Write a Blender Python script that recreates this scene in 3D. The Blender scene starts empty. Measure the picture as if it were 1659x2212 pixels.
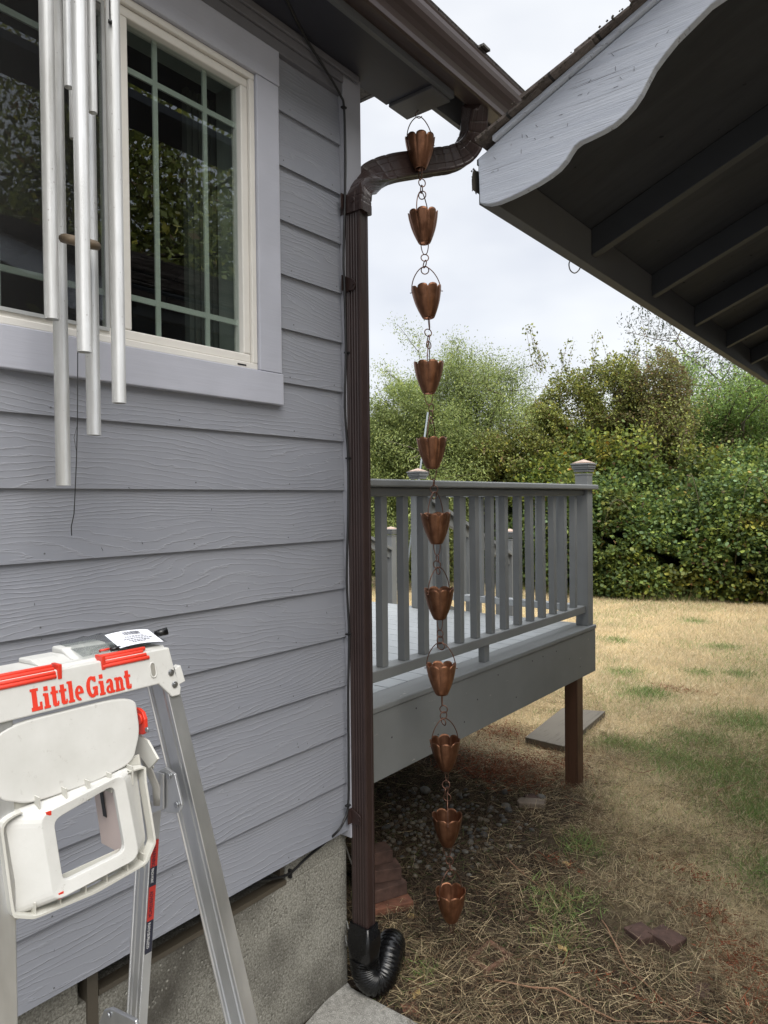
import bpy, math, random
import numpy as np
from mathutils import Vector, Matrix
sc = bpy.context.scene
R = math.radians
rnd = random.Random(7); rs = np.random.RandomState(11)

# ------------------------------------------------------------------ camera, sky, sun, exposure
YAW, PITCH, ROLL = R(38.2), R(0.97), R(-0.6)
cam = bpy.data.objects.new('camera', bpy.data.cameras.new('camera'))
sc.collection.objects.link(cam); sc.camera = cam
cam.data.sensor_fit = 'VERTICAL'; cam.data.sensor_height = 36.0; cam.data.lens = 1533.0/2212.0*36.0
cam.data.clip_start = 0.05; cam.data.clip_end = 500
CM = Matrix.Rotation(YAW, 3, 'Z') @ Matrix.Rotation(math.pi/2-PITCH, 3, 'X') @ Matrix.Rotation(ROLL, 3, 'Z')
cam.rotation_euler = CM.to_euler()
SUN_EL, SUN_AZ = R(50), R(118)          # azimuth from +Y towards +X
world = bpy.data.worlds.new('World'); sc.world = world; world.use_nodes = True
wt = world.node_tree; wt.nodes.clear(); W_ = wt.nodes.new
out = W_('ShaderNodeOutputWorld'); sky = W_('ShaderNodeTexSky'); sky.sky_type = 'NISHITA'; sky.sun_disc = False
sky.sun_elevation = SUN_EL; sky.sun_rotation = SUN_AZ
bg1 = W_('ShaderNodeBackground'); bg1.inputs[1].default_value = 0.10
wt.links.new(sky.outputs[0], bg1.inputs[0])
tc = W_('ShaderNodeTexCoord'); mp = W_('ShaderNodeMapping'); mp.inputs['Scale'].default_value = (1, 1, 2.2)
wt.links.new(tc.outputs['Generated'], mp.inputs[0])
nz = W_('ShaderNodeTexNoise'); nz.inputs['Scale'].default_value = 2.3; nz.inputs['Detail'].default_value = 4; nz.inputs['Roughness'].default_value = .5
wt.links.new(mp.outputs[0], nz.inputs[0])
rp = W_('ShaderNodeValToRGB'); rp.color_ramp.elements[0].position = .34; rp.color_ramp.elements[0].color = (.56, .585, .645, 1)
rp.color_ramp.elements[1].position = .64; rp.color_ramp.elements[1].color = (.76, .775, .79, 1)
wt.links.new(nz.outputs[0], rp.inputs[0])
# an overcast sky is brighter overhead than near the horizon
sp = W_('ShaderNodeSeparateXYZ'); wt.links.new(tc.outputs['Generated'], sp.inputs[0])
mr = W_('ShaderNodeMapRange'); mr.inputs[1].default_value = .60; mr.inputs[2].default_value = 1.0; mr.inputs[3].default_value = 1.0; mr.inputs[4].default_value = 5.0
wt.links.new(sp.outputs[2], mr.inputs[0])
bg2 = W_('ShaderNodeBackground'); wt.links.new(rp.outputs[0], bg2.inputs[0]); wt.links.new(mr.outputs[0], bg2.inputs[1])
mx = W_('ShaderNodeMixShader'); mx.inputs[0].default_value = .9
wt.links.new(bg1.outputs[0], mx.inputs[1]); wt.links.new(bg2.outputs[0], mx.inputs[2]); wt.links.new(mx.outputs[0], out.inputs[0])
sd = bpy.data.lights.new('sun', 'SUN'); sd.energy = 2.0; sd.angle = R(38); sd.color = (1, .95, .87)
so = bpy.data.objects.new('sun', sd); sc.collection.objects.link(so)
sv = Vector((math.sin(SUN_AZ)*math.cos(SUN_EL), math.cos(SUN_AZ)*math.cos(SUN_EL), math.sin(SUN_EL)))
so.rotation_euler = sv.to_track_quat('Z', 'Y').to_euler(); so.location = (6, -4, 12)
sc.view_settings.view_transform = 'Standard'; sc.view_settings.look = 'None'; sc.view_settings.gamma = 1
sc.view_settings.exposure = 0.5
try:
    sc.cycles.max_bounces = 6; sc.cycles.transparent_max_bounces = 12
except Exception: pass

# ------------------------------------------------------------------ helpers
GZ = -1.85                                   # ground level (the camera's eye is the origin)
def ray(x, y): return CM @ Vector(((x-829.5)/1533.0, -(y-1106)/1533.0, -1.0))
def on(x, y, ax, v):
    r = ray(x, y); return r*(v/r['xyz'.index(ax)])
def tag(o, label=None, cat=None, group=None, kind=None):
    if label: o['label'] = label
    if cat: o['category'] = cat
    if group: o['group'] = group
    if kind: o['kind'] = kind
    return o
def empty(name, loc, label, cat, group=None):
    o = bpy.data.objects.new(name, None); sc.collection.objects.link(o); o.location = loc; o.empty_display_size = .05
    return tag(o, label, cat, group)
def wloc(o):
    v = Vector((0, 0, 0))
    while o is not None: v = v + o.location; o = o.parent
    return v
def link(name, me, mat, parent=None, origin=None):
    o = bpy.data.objects.new(name, me); sc.collection.objects.link(o)
    if mat: me.materials.append(mat)
    if parent is not None:
        o.parent = parent; me.transform(Matrix.Translation(-wloc(parent)))
    elif origin is not None:
        me.transform(Matrix.Translation(-Vector(origin))); o.location = origin
    return o
class MB:
    def __init__(s): s.v = []; s.f = []; s.sm = []
    def add(s, vs, fs, smooth=False):
        n = len(s.v); s.v += [tuple(v) for v in vs]; s.f += [tuple(i+n for i in f) for f in fs]; s.sm += [smooth]*len(fs); return s
    def box(s, x0, x1, y0, y1, z0, z1, M=None):
        vs = [Vector((x, y, z)) for z in (z0, z1) for y in (y0, y1) for x in (x0, x1)]
        if M is not None: vs = [M @ v for v in vs]
        return s.add(vs, [(0, 2, 3, 1), (4, 5, 7, 6), (0, 1, 5, 4), (1, 3, 7, 5), (3, 2, 6, 7), (2, 0, 4, 6)])
    def prism(s, pts, off, smooth=False):      # closed outline (3-D points) extruded by vector off
        n = len(pts); off = Vector(off); a = [Vector(p) for p in pts]; b = [p+off for p in a]
        s.add(a+b, [tuple(range(n))[::-1], tuple(range(n, 2*n))])
        k = len(s.v)-2*n
        for i in range(n):
            j = (i+1) % n; s.f.append((k+i, k+j, k+n+j, k+n+i)); s.sm.append(smooth)
        return s
    def tube(s, pts, r, n=8, caps=True, closed=False, flat=1.0):
        pts = [Vector(p) for p in pts]; m = len(pts); rr = r if hasattr(r, '__len__') else [r]*m
        vs = []; up = None
        for i, p in enumerate(pts):
            if closed: t = pts[(i+1) % m]-pts[i-1]
            else: t = pts[min(i+1, m-1)]-pts[max(i-1, 0)]
            if t.length < 1e-9: t = Vector((0, 0, 1))
            t.normalize()
            if up is None:
                up = Vector((0, 0, 1)) if abs(t.z) < .9 else Vector((1, 0, 0))
            u = up-t*up.dot(t)
            if u.length < 1e-6: u = t.orthogonal()
            u.normalize(); w = t.cross(u); up = u
            for k in range(n):
                a = 2*math.pi*k/n; vs.append(p+u*math.cos(a)*rr[i]+w*math.sin(a)*rr[i]*flat)
        fs = []
        for i in range(m if closed else m-1):
            j = (i+1) % m
            for k in range(n):
                l = (k+1) % n; fs.append((i*n+k, i*n+l, j*n+l, j*n+k))
        s.add(vs, fs, True)
        if caps and not closed:
            k0 = len(s.v)-m*n
            s.f += [tuple(k0+k for k in range(n))[::-1], tuple(k0+(m-1)*n+k for k in range(n))]; s.sm += [False, False]
        return s
    def sweep(s, path, frames, prof, caps=True, smooth=True):   # prof: per-station list of (a,b)
        m = len(path); n = len(prof[0]); vs = []
        for p, (A, B), pr in zip(path, frames, prof):
            for a, b in pr: vs.append(Vector(p)+A*a+B*b)
        fs = [(i*n+k, i*n+(k+1) % n, (i+1)*n+(k+1) % n, (i+1)*n+k) for i in range(m-1) for k in range(n)]
        s.add(vs, fs, smooth)
        if caps:
            k0 = len(s.v)-m*n
            s.f += [tuple(k0+k for k in range(n))[::-1], tuple(k0+(m-1)*n+k for k in range(n))]; s.sm += [False, False]
        return s
    def disc(s, c, nrm, r, h, n=16, r2=None):
        c = Vector(c); nrm = Vector(nrm).normalized()
        return s.tube([c, c+nrm*h], [r, r2 if r2 is not None else r], n)
    def build(s, name, mat, parent=None, bevel=0, origin=None, seg=2, autosm=False, sol=0):
        me = bpy.data.meshes.new(name); me.from_pydata(s.v, [], s.f); me.update()
        me.polygons.foreach_set('use_smooth', s.sm)
        o = link(name, me, mat, parent, origin)
        if sol:
            m = o.modifiers.new('thickness', 'SOLIDIFY'); m.thickness = sol
        if bevel:
            m = o.modifiers.new('bevel', 'BEVEL'); m.width = bevel; m.segments = seg; m.limit_method = 'ANGLE'; m.angle_limit = R(40)
        return o
def np_mesh(name, V, F, mat, col=None, parent=None, origin=None, smooth=False):
    me = bpy.data.meshes.new(name); V = np.ascontiguousarray(V, dtype=np.float32); F = np.ascontiguousarray(F, dtype=np.int32)
    nf, k = F.shape
    me.vertices.add(len(V)); me.vertices.foreach_set('co', V.ravel())
    me.loops.add(nf*k); me.loops.foreach_set('vertex_index', F.ravel())
    me.polygons.add(nf); me.polygons.foreach_set('loop_start', np.arange(nf, dtype=np.int32)*k)
    try: me.polygons.foreach_set('loop_total', np.full(nf, k, dtype=np.int32))
    except Exception: pass
    if smooth: me.polygons.foreach_set('use_smooth', np.ones(nf, dtype=bool))
    me.update(calc_edges=True)
    if col is not None:
        ca = me.color_attributes.new('Col', 'FLOAT_COLOR', 'POINT')
        c4 = np.ones((len(V), 4), dtype=np.float32); c4[:, :3] = col; ca.data.foreach_set('color', c4.ravel())
    return link(name, me, mat, parent, origin)

# ------------------------------------------------------------------ materials
class NT:
    def __init__(s, name):
        s.m = bpy.data.materials.new(name); s.m.use_nodes = True; s.t = s.m.node_tree
        s.b = s.t.nodes['Principled BSDF']; s.o = s.t.nodes['Material Output']
        s.tc = s.n('ShaderNodeTexCoord')
    def n(s, t, **k):
        a = s.t.nodes.new(t)
        for q, v in k.items(): setattr(a, q, v)
        return a
    def l(s, a, b): s.t.links.new(a, b)
    def map(s, scale=(1, 1, 1), loc=(0, 0, 0), rot=(0, 0, 0)):
        m = s.n('ShaderNodeMapping'); m.inputs['Scale'].default_value = scale; m.inputs['Location'].default_value = loc; m.inputs['Rotation'].default_value = rot
        s.l(s.tc.outputs['Object'], m.inputs[0]); return m.outputs[0]
    def noise(s, vec, scale=5, det=4, rough=.5, dist=0):
        a = s.n('ShaderNodeTexNoise'); a.inputs['Scale'].default_value = scale; a.inputs['Detail'].default_value = det
        a.inputs['Roughness'].default_value = rough; a.inputs['Distortion'].default_value = dist; s.l(vec, a.inputs['Vector']); return a.outputs['Fac']
    def ramp(s, f, stops):
        a = s.n('ShaderNodeValToRGB'); e = a.color_ramp.elements
        while len(e) < len(stops): e.new(.5)
        for q, (p, c) in zip(e, stops): q.position = p; q.color = (*c, 1) if len(c) == 3 else c
        s.l(f, a.inputs[0]); return a.outputs[0]
    def math(s, op, a, b=None, c=None):
        m = s.n('ShaderNodeMath', operation=op)
        for i, q in enumerate((a, b, c)):
            if q is None: continue
            if isinstance(q, (int, float)): m.inputs[i].default_value = q
            else: s.l(q, m.inputs[i])
        return m.outputs[0]
    def mixc(s, f, a, b, mode='MIX'):
        m = s.n('ShaderNodeMix', data_type='RGBA', blend_type=mode)
        for i, q in ((0, f), (6, a), (7, b)):
            if isinstance(q, (int, float)): m.inputs[i].default_value = q
            elif isinstance(q, tuple): m.inputs[i].default_value = (*q, 1)
            else: s.l(q, m.inputs[i])
        return m.outputs[2]
    def bump(s, h, strength=.3, dist=.002, prev=None):
        b = s.n('ShaderNodeBump'); b.inputs['Strength'].default_value = strength; b.inputs['Distance'].default_value = dist; s.l(h, b.inputs['Height'])
        if prev is not None: s.l(prev, b.inputs['Normal'])
        return b.outputs[0]
    def fin(s, col, rough=.5, nrm=None, metal=0, spec=None):
        if isinstance(col, tuple): s.b.inputs['Base Color'].default_value = (*col, 1)
        else: s.l(col, s.b.inputs['Base Color'])
        if isinstance(rough, (int, float)): s.b.inputs['Roughness'].default_value = rough
        else: s.l(rough, s.b.inputs['Roughness'])
        s.b.inputs['Metallic'].default_value = metal
        if spec is not None: s.b.inputs['Specular IOR Level'].default_value = spec
        if nrm is not None: s.l(nrm, s.b.inputs['Normal'])
        return s.m
def speck(name, col, rough=.5, var=.12, scale=8, bump=.15, bdist=.001, metal=0, spec=None, fine=90):
    t = NT(name); v = t.map(); a = t.noise(v, scale, 5, .6); b = t.noise(v, fine, 3, .6)
    c = t.mixc(t.ramp(a, [(.3, (0, 0, 0)), (.7, (1, 1, 1))]), tuple(q*(1-var) for q in col), tuple(min(1, q*(1+var)) for q in col))
    r = t.math('MULTIPLY_ADD', a, .25, rough-.12)
    return t.fin(c, r, t.bump(b, bump, bdist), metal, spec)
def painted_wood(name, col, along='Y', freq=9.0, strength=.5, rough=.55, crack=0.0, grain_dark=.0, dist=.002, spec=None, wavy=7.0):
    """paint over wood grain running along one axis; across axes carry the ridges"""
    t = NT(name)
    st = {'X': (.9, 14, 14), 'Y': (14, .9, 14), 'Z': (14, 14, .9)}[along]
    v = t.map(st); n = t.noise(v, 1.0, 6, .6, .4)
    st2 = tuple(q*6 for q in st); f = t.noise(t.map(st2), 1.0, 4, .6)
    h = t.math('MULTIPLY_ADD', f, .5, n)
    big = t.noise(t.map(), 3.0, 3, .6)
    c = t.mixc(t.ramp(big, [(.3, (0, 0, 0)), (.7, (1, 1, 1))]), tuple(q*.9 for q in col), tuple(q*1.07 for q in col))
    if grain_dark or crack:
        k = t.ramp(h, [(.60-crack*.1, (0, 0, 0)), (.68, (1, 1, 1))]) if False else t.ramp(t.noise(t.map(tuple(q*3.2 for q in st)), 1.0, 5, .7, .3), [(.34+crack*.08, (1, 1, 1)), (.42+crack*.08, (0, 0, 0))])
        c = t.mixc(t.math('MULTIPLY', k, max(grain_dark, .5)), c, tuple(q*.35 for q in col))
    return t.fin(c, rough, t.bump(h, strength, dist), 0, spec)

SID_OFF = -.634
def siding_material():
    t = NT('fibre_cement_siding_paint')
    v = t.map(); sep = t.n('ShaderNodeSeparateXYZ'); t.l(v, sep.inputs[0])
    z = sep.outputs[2]
    bi = t.math('FLOOR', t.math('DIVIDE', t.math('ADD', z, SID_OFF), .179))          # board number
    comb = t.n('ShaderNodeCombineXYZ'); t.l(t.math('MULTIPLY_ADD', sep.outputs[1], 1.0, t.math('MULTIPLY', bi, 7.31)), comb.inputs[1])
    t.l(t.math('MULTIPLY_ADD', z, 5.0, t.math('MULTIPLY', bi, 3.7)), comb.inputs[2])
    big = t.noise(comb.outputs[0], 1.15, 1.5, .45, .25)
    c2 = t.n('ShaderNodeCombineXYZ'); t.l(t.math('MULTIPLY', sep.outputs[1], 9.0), c2.inputs[1]); t.l(t.math('MULTIPLY_ADD', z, 60.0, t.math('MULTIPLY', bi, 5.1)), c2.inputs[2])
    wig = t.noise(c2.outputs[0], 1.0, 4, .6)
    ph = t.math('ADD', t.math('MULTIPLY', z, 62.0), t.math('MULTIPLY', big, 16.0)); ph = t.math('ADD', ph, t.math('MULTIPLY', wig, 1.5))
    fr = t.math('FRACT', ph)
    ridge = t.ramp(fr, [(0.0, (0, 0, 0)), (.34, (.18, .18, .18)), (.5, (1, 1, 1)), (.60, (.12, .12, .12)), (1.0, (0, 0, 0))])
    # ridges fade out here and there
    c3 = t.n('ShaderNodeCombineXYZ'); t.l(t.math('MULTIPLY_ADD', sep.outputs[1], 3.0, t.math('MULTIPLY', bi, 2.3)), c3.inputs[1]); t.l(t.math('MULTIPLY', z, 16.0), c3.inputs[2])
    fade = t.ramp(t.noise(c3.outputs[0], 1.0, 4, .65), [(.30, (.15, .15, .15)), (.58, (1, 1, 1))])
    h = t.math('MULTIPLY', ridge, fade)
    dust = t.noise(t.map((1, .7, 1)), 2.2, 6, .65)
    c = t.mixc(t.ramp(dust, [(.3, (0, 0, 0)), (.7, (1, 1, 1))]), (.218, .229, .264), (.256, .265, .296))
    c = t.mixc(t.math('MULTIPLY', h, .22), c, (.37, .375, .40))
    fine = t.noise(t.map((30, 30, 160)), 1, 3, .6)
    b = t.bump(h, .65, .0020); b = t.bump(fine, .12, .0008, b)
    return t.fin(c, .56, b)
def leaf_material(name, rough=.5, trans=.35, gain=1.0, cfac=.5):
    t = NT(name); a = t.n('ShaderNodeAttribute', attribute_name='Col')
    t.l(a.outputs['Color'], t.b.inputs['Base Color']); t.b.inputs['Roughness'].default_value = rough
    t.b.inputs['Specular IOR Level'].default_value = .35
    tr = t.n('ShaderNodeBsdfTranslucent'); g = t.mixc(cfac, a.outputs['Color'], (.5, .6, .1), 'MULTIPLY'); 
    t.l(a.outputs['Color'], tr.inputs[0]); ms = t.n('ShaderNodeMixShader'); ms.inputs[0].default_value = trans
    t.l(t.b.outputs[0], ms.inputs[1]); t.l(tr.outputs[0], ms.inputs[2]); t.l(ms.outputs[0], t.o.inputs[0]); return t.m

# ------------------------------------------------------------------ ground
def vnoise(x, y, seed=0, oct=4, rough=.5):
    tot = 0; amp = 1; norm = 0
    for o in range(oct):
        r = np.random.RandomState(seed*31+o); g = r.rand(256, 256)
        xi = np.floor(x).astype(int); yi = np.floor(y).astype(int); fx = x-xi; fy = y-yi
        fx = fx*fx*(3-2*fx); fy = fy*fy*(3-2*fy)
        a = g[xi % 256, yi % 256]; b = g[(xi+1) % 256, yi % 256]; c = g[xi % 256, (yi+1) % 256]; d = g[(xi+1) % 256, (yi+1) % 256]
        tot = tot+amp*((a*(1-fx)+b*fx)*(1-fy)+(c*(1-fx)+d*fx)*fy); norm += amp; amp *= rough; x = x*2.03+17.1; y = y*2.03+5.3
    return tot/norm
def gheight(x, y):
    h = (vnoise(x*1.1, y*1.1, 3)-.5)*.05+(vnoise(x*6, y*6, 4)-.5)*.018
    d = np.clip((y-6)/6, 0, 1)
    return GZ+h*(1-.5*d)*np.clip((x+1.95)/.25+((y > 2.3)*1.0), .1, 1)
GREEN = [(-2.86, 10.98, .22), (-3.30, 9.0, .2), (-2.62, 7.39, .22), (-2.0, 7.84, .16), (-1.63, 7.98, .16), (-2.17, 6.73, .25), (-2.1, 9.32, .18), (-3.56, 8.29, .2),
         (-1.47, 5.65, .30), (-1.23, 6.3, .40), (-1.04, 5.1, .55), (-1.5, 5.15, .30), (-1.5, 3.56, .17), (-1.77, 5.2, .25), (-.85, 4.6, .35), (-.62, 5.7, .5), (-1.25, 2.75, .14), (-1.9, 5.2, .2), (-.8, 8.5, .6), (-1.35, 3.0, .2), (-1.58, 2.22, .1), (-.55, 3.9, .3)]
def greenness(x, y):
    g = np.zeros_like(x)
    for a, b, r in GREEN: g = np.maximum(g, np.exp(-(((x-a)**2+(y-b)**2)/(r*r))*1.3))
    return g*(.5+1.0*vnoise(x*7, y*7, 9))
def darkness(x, y):      # bare dark soil near the house and under the deck
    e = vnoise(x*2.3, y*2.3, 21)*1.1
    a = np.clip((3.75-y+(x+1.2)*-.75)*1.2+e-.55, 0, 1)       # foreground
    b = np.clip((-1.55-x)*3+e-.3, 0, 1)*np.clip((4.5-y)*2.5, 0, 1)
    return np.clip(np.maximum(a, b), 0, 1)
nx, ny = 260, 420
gx = np.sign(np.linspace(-1, 1, nx))*np.abs(np.linspace(-1, 1, nx))**2.6*60-1.6
gy = np.concatenate([-np.linspace(1, .01, 60)**2*40+0.5, .5+np.linspace(0, 1, ny-60)**2.4*110])
XX, YY = np.meshgrid(gx, gy, indexing='ij'); ZZ = gheight(XX, YY); ZZ = np.where((np.abs(XX) > 25) | (YY > 40) | (YY < -8), GZ-.02, ZZ)
V = np.stack([XX.ravel(), YY.ravel(), ZZ.ravel()], 1); I = np.arange(nx*ny).reshape(nx, ny)
F = np.stack([I[:-1, :-1].ravel(), I[1:, :-1].ravel(), I[1:, 1:].ravel(), I[:-1, 1:].ravel()], 1)
g = greenness(XX, YY).ravel()[:, None]; d = darkness(XX, YY).ravel()[:, None]
nn = vnoise(XX*3, YY*3, 12).ravel()[:, None]
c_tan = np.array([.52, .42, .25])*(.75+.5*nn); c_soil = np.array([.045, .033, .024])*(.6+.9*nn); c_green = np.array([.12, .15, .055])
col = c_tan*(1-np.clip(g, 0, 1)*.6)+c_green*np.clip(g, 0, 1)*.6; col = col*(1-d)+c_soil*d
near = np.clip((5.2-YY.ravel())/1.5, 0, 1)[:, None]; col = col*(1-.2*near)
t = NT('soil_and_thatch'); a = t.n('ShaderNodeAttribute', attribute_name='Col')
v = t.map(); f1 = t.noise(v, 40, 6, .7); f2 = t.noise(v, 220, 3, .7)
c = t.mixc(t.ramp(f1, [(.35, (0, 0, 0)), (.65, (1, 1, 1))]), (.55, .52, .5), (1.25, 1.25, 1.25)); c = t.mixc(1.0, a.outputs['Color'], c, 'MULTIPLY')
M_ground = t.fin(c, .95, t.bump(f2, .6, .006, t.bump(f1, .7, .02)), 0, .15)
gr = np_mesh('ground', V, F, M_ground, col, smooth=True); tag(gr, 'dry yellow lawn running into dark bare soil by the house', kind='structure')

# --- blades
def ribbons(P, D, L, Wd, bend, colr, name, mat, up=None):
    """P base points, D unit direction, L length, Wd width; two segments, curving by bend (vector)"""
    n = len(P); S = np.cross(D, rs.randn(n, 3)); S /= np.linalg.norm(S, axis=1)[:, None]+1e-9
    L = L[:, None]; w = Wd[:, None]*.5
    m1 = P+D*L*.5+bend*.25; m2 = P+D*L+bend
    V = np.stack([P-S*w, P+S*w, m1-S*w*.8, m1+S*w*.8, m2-S*w*.2, m2+S*w*.2], 1).reshape(-1, 3)
    b = np.arange(n)[:, None]*6
    F = np.concatenate([b+np.array([[0, 1, 3, 2]]), b+np.array([[2, 3, 5, 4]])])
    return np_mesh(name, V, F, mat, np.repeat(colr, 6, 0))
M_blade = leaf_material('grass_blades', .6, .3)
M_straw = leaf_material('straw_blades', .75, .2)
def wedge_pts(n, r0, r1, p=1.0, a0=-15, a1=50):
    """points on the ground seen by the lens: angle left of +Y, distance distribution"""
    a = np.radians(rs.uniform(a0, a1, n)); r = r0+(r1-r0)*rs.rand(n)**p
    return -np.sin(a)*r, np.cos(a)*r
def clear(x, y):      # keep off slab and foundation
    return ~(((x < -1.74) & (y < 2.06)) | ((x < -1.45) & (y < 2.0)))
# standing lawn
x, y = wedge_pts(330000, 2.6, 15.5, 1.0, 5, 48)
k = clear(x, y); x, y = x[k], y[k]
d = darkness(x, y); g = greenness(x, y)
k = (rs.rand(len(x)) > d*1.25) & ~((x < -1.8) & (y < 4.9) & (rs.rand(len(x)) < .75)) & (rs.rand(len(x)) < np.clip((y-2.2)/2.5, .15, 1)); x, y, g = x[k], y[k], g[k]
n = len(x); z = gheight(x, y)
D = np.stack([rs.randn(n)*.55+.15, rs.randn(n)*.55, np.abs(rs.randn(n)*.3)+.62], 1); D /= np.linalg.norm(D, axis=1)[:, None]
far = np.clip((y-3)/10, 0, 1)
L = (.022+.03*rs.rand(n))*(1+.5*(vnoise(x*4, y*4, 41)))*(1+far*.4); Wd = .0022+.005*far
isg = (rs.rand(n) < g*.75+.03+.16*(vnoise(x*1.3, y*1.3, 55) > .52)); 
cc = np.where(isg[:, None], np.array([[.30, .37, .14]])*(.6+.7*rs.rand(n, 1)), np.array([[.78, .65, .42]])*(.62+.5*rs.rand(n, 1))*(.86+.3*vnoise(x*1.6, y*1.6, 77))[:, None])
o = ribbons(np.stack([x, y, z], 1), D, L, Wd, rs.randn(n, 3)*.006*np.array([1, 1, .3])-np.array([0, 0, .006]), cc, 'lawn_grass', M_blade)
tag(o, 'short dry yellow lawn grass with green patches', kind='stuff')
# loose straw lying over the near ground
x, y = wedge_pts(190000, 2.15, 7.0, .95, 5, 45); k = clear(x, y) & ~((x < -1.95) & (y < 3.9) & (rs.rand(len(x)) < .8)); x, y = x[k], y[k]
dn = vnoise(x*2.6, y*2.6, 61); k = rs.rand(len(x)) < np.clip(dn*3.4-1.15, .03, 1)*np.clip(1.35-darkness(x, y)*.92, 0, 1)*np.clip((7-y)/2, 0, 1); x, y = x[k], y[k]; n = len(x)
D = np.stack([rs.randn(n), rs.randn(n), rs.randn(n)*.22+.12], 1); D /= np.linalg.norm(D, axis=1)[:, None]
L = .03+.10*rs.rand(n)**1.6
cc = np.array([[.70, .56, .34]])*(.18+.95*rs.rand(n, 1)**1.4); cc = np.where(rs.rand(n, 1) < .22, np.array([[.20, .12, .07]]), cc)
o = ribbons(np.stack([x, y, gheight(x, y)+.004+.02*rs.rand(n)], 1), D, L, np.full(n, .0016)*(.6+.9*rs.rand(n)), rs.randn(n, 3)*np.array([.018, .018, .008])-np.array([0, 0, .006]), cc, 'straw_litter', M_straw)
tag(o, 'dry straw and cut grass lying loose over dark soil', kind='stuff')
# dark fine thatch
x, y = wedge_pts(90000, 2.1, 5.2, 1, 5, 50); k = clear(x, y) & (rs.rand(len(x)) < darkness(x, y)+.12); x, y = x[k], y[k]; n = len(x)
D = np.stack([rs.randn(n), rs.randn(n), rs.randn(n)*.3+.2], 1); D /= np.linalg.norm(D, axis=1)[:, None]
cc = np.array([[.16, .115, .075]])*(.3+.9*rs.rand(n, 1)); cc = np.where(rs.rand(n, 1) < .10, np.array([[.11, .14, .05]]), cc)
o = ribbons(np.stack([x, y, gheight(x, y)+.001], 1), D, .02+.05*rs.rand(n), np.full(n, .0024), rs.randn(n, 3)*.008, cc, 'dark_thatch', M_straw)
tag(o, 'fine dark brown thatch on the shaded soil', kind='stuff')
# broad green weeds and long green tufts
pts = []; 
for a, b, r in GREEN:
    m = int(11000*r*r) if b < 7 else int(5000*r*r)
    q = rs.randn(m, 2)*r*.42; pts.append(np.array([[a, b]])+q)
pts = np.concatenate(pts); x, y = pts[:, 0], pts[:, 1]; n = len(x)
D = np.stack([rs.randn(n)*.6, rs.randn(n)*.6, np.abs(rs.randn(n)*.3)+.5], 1); D /= np.linalg.norm(D, axis=1)[:, None]
cc = np.array([[.24, .35, .11]])*(.5+.9*rs.rand(n, 1)); cc = np.where(rs.rand(n, 1) < .3, np.array([[.40, .33, .16]]), cc)
o = ribbons(np.stack([x, y, gheight(x, y)], 1), D, .03+.045*rs.rand(n), .0028+.004*np.clip(y/12, 0, 1), rs.randn(n, 3)*.012-np.array([0, 0, .012]), cc, 'green_weeds', M_blade)
tag(o, 'green grass tufts and low weeds in the dry lawn', kind='stuff')
def litter(name, label, spots, n_each, colr, size, stalk=.3):
    P = []; 
    for a, b, ra, rb in spots:
        m = int(n_each*ra*rb/.04); P.append(np.stack([a+rs.randn(m)*ra*.55, b+rs.randn(m)*rb*.55], 1))
    P = np.concatenate(P); x, y = P[:, 0], P[:, 1]; n = len(x)
    D = np.stack([rs.randn(n), rs.randn(n), rs.randn(n)*.5+.25], 1); D /= np.linalg.norm(D, axis=1)[:, None]
    cc = np.array([colr])*(.35+1.0*rs.rand(n, 1)); L = np.where(rs.rand(n) < stalk, size*4*(.4+rs.rand(n)), size*(.5+rs.rand(n)))
    o = ribbons(np.stack([x, y, gheight(x, y)+.004+.03*rs.rand(n)], 1), D, L, np.where(L > size*1.6, .0025, size*.25), rs.randn(n, 3)*size*.3, cc, name, M_straw)
    tag(o, label, kind='stuff'); return o
litter('dead_fern_litter', 'broken rust red dead fern fronds on the ground', [(-2.45, 4.3, .50, .26), (-2.15, 4.5, .30, .24), (-2.3, 4.1, .4, .15), (-2.7, 4.9, .3, .2), (-.62, 3.05, .16, .2), (-.80, 3.3, .12, .1), (-.45, 2.8, .14, .2), (-2.0, 7.0, .28, .1), (-.95, 3.6, .2, .06), (-.9, 2.6, .2, .04), (-1.5, 3.3, .15, .03)], 480, (.30, .085, .04), .018, .25)
M_stalk = speck('dry_stalk_bark', (.30, .17, .10), .8, .3, 20)
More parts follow.
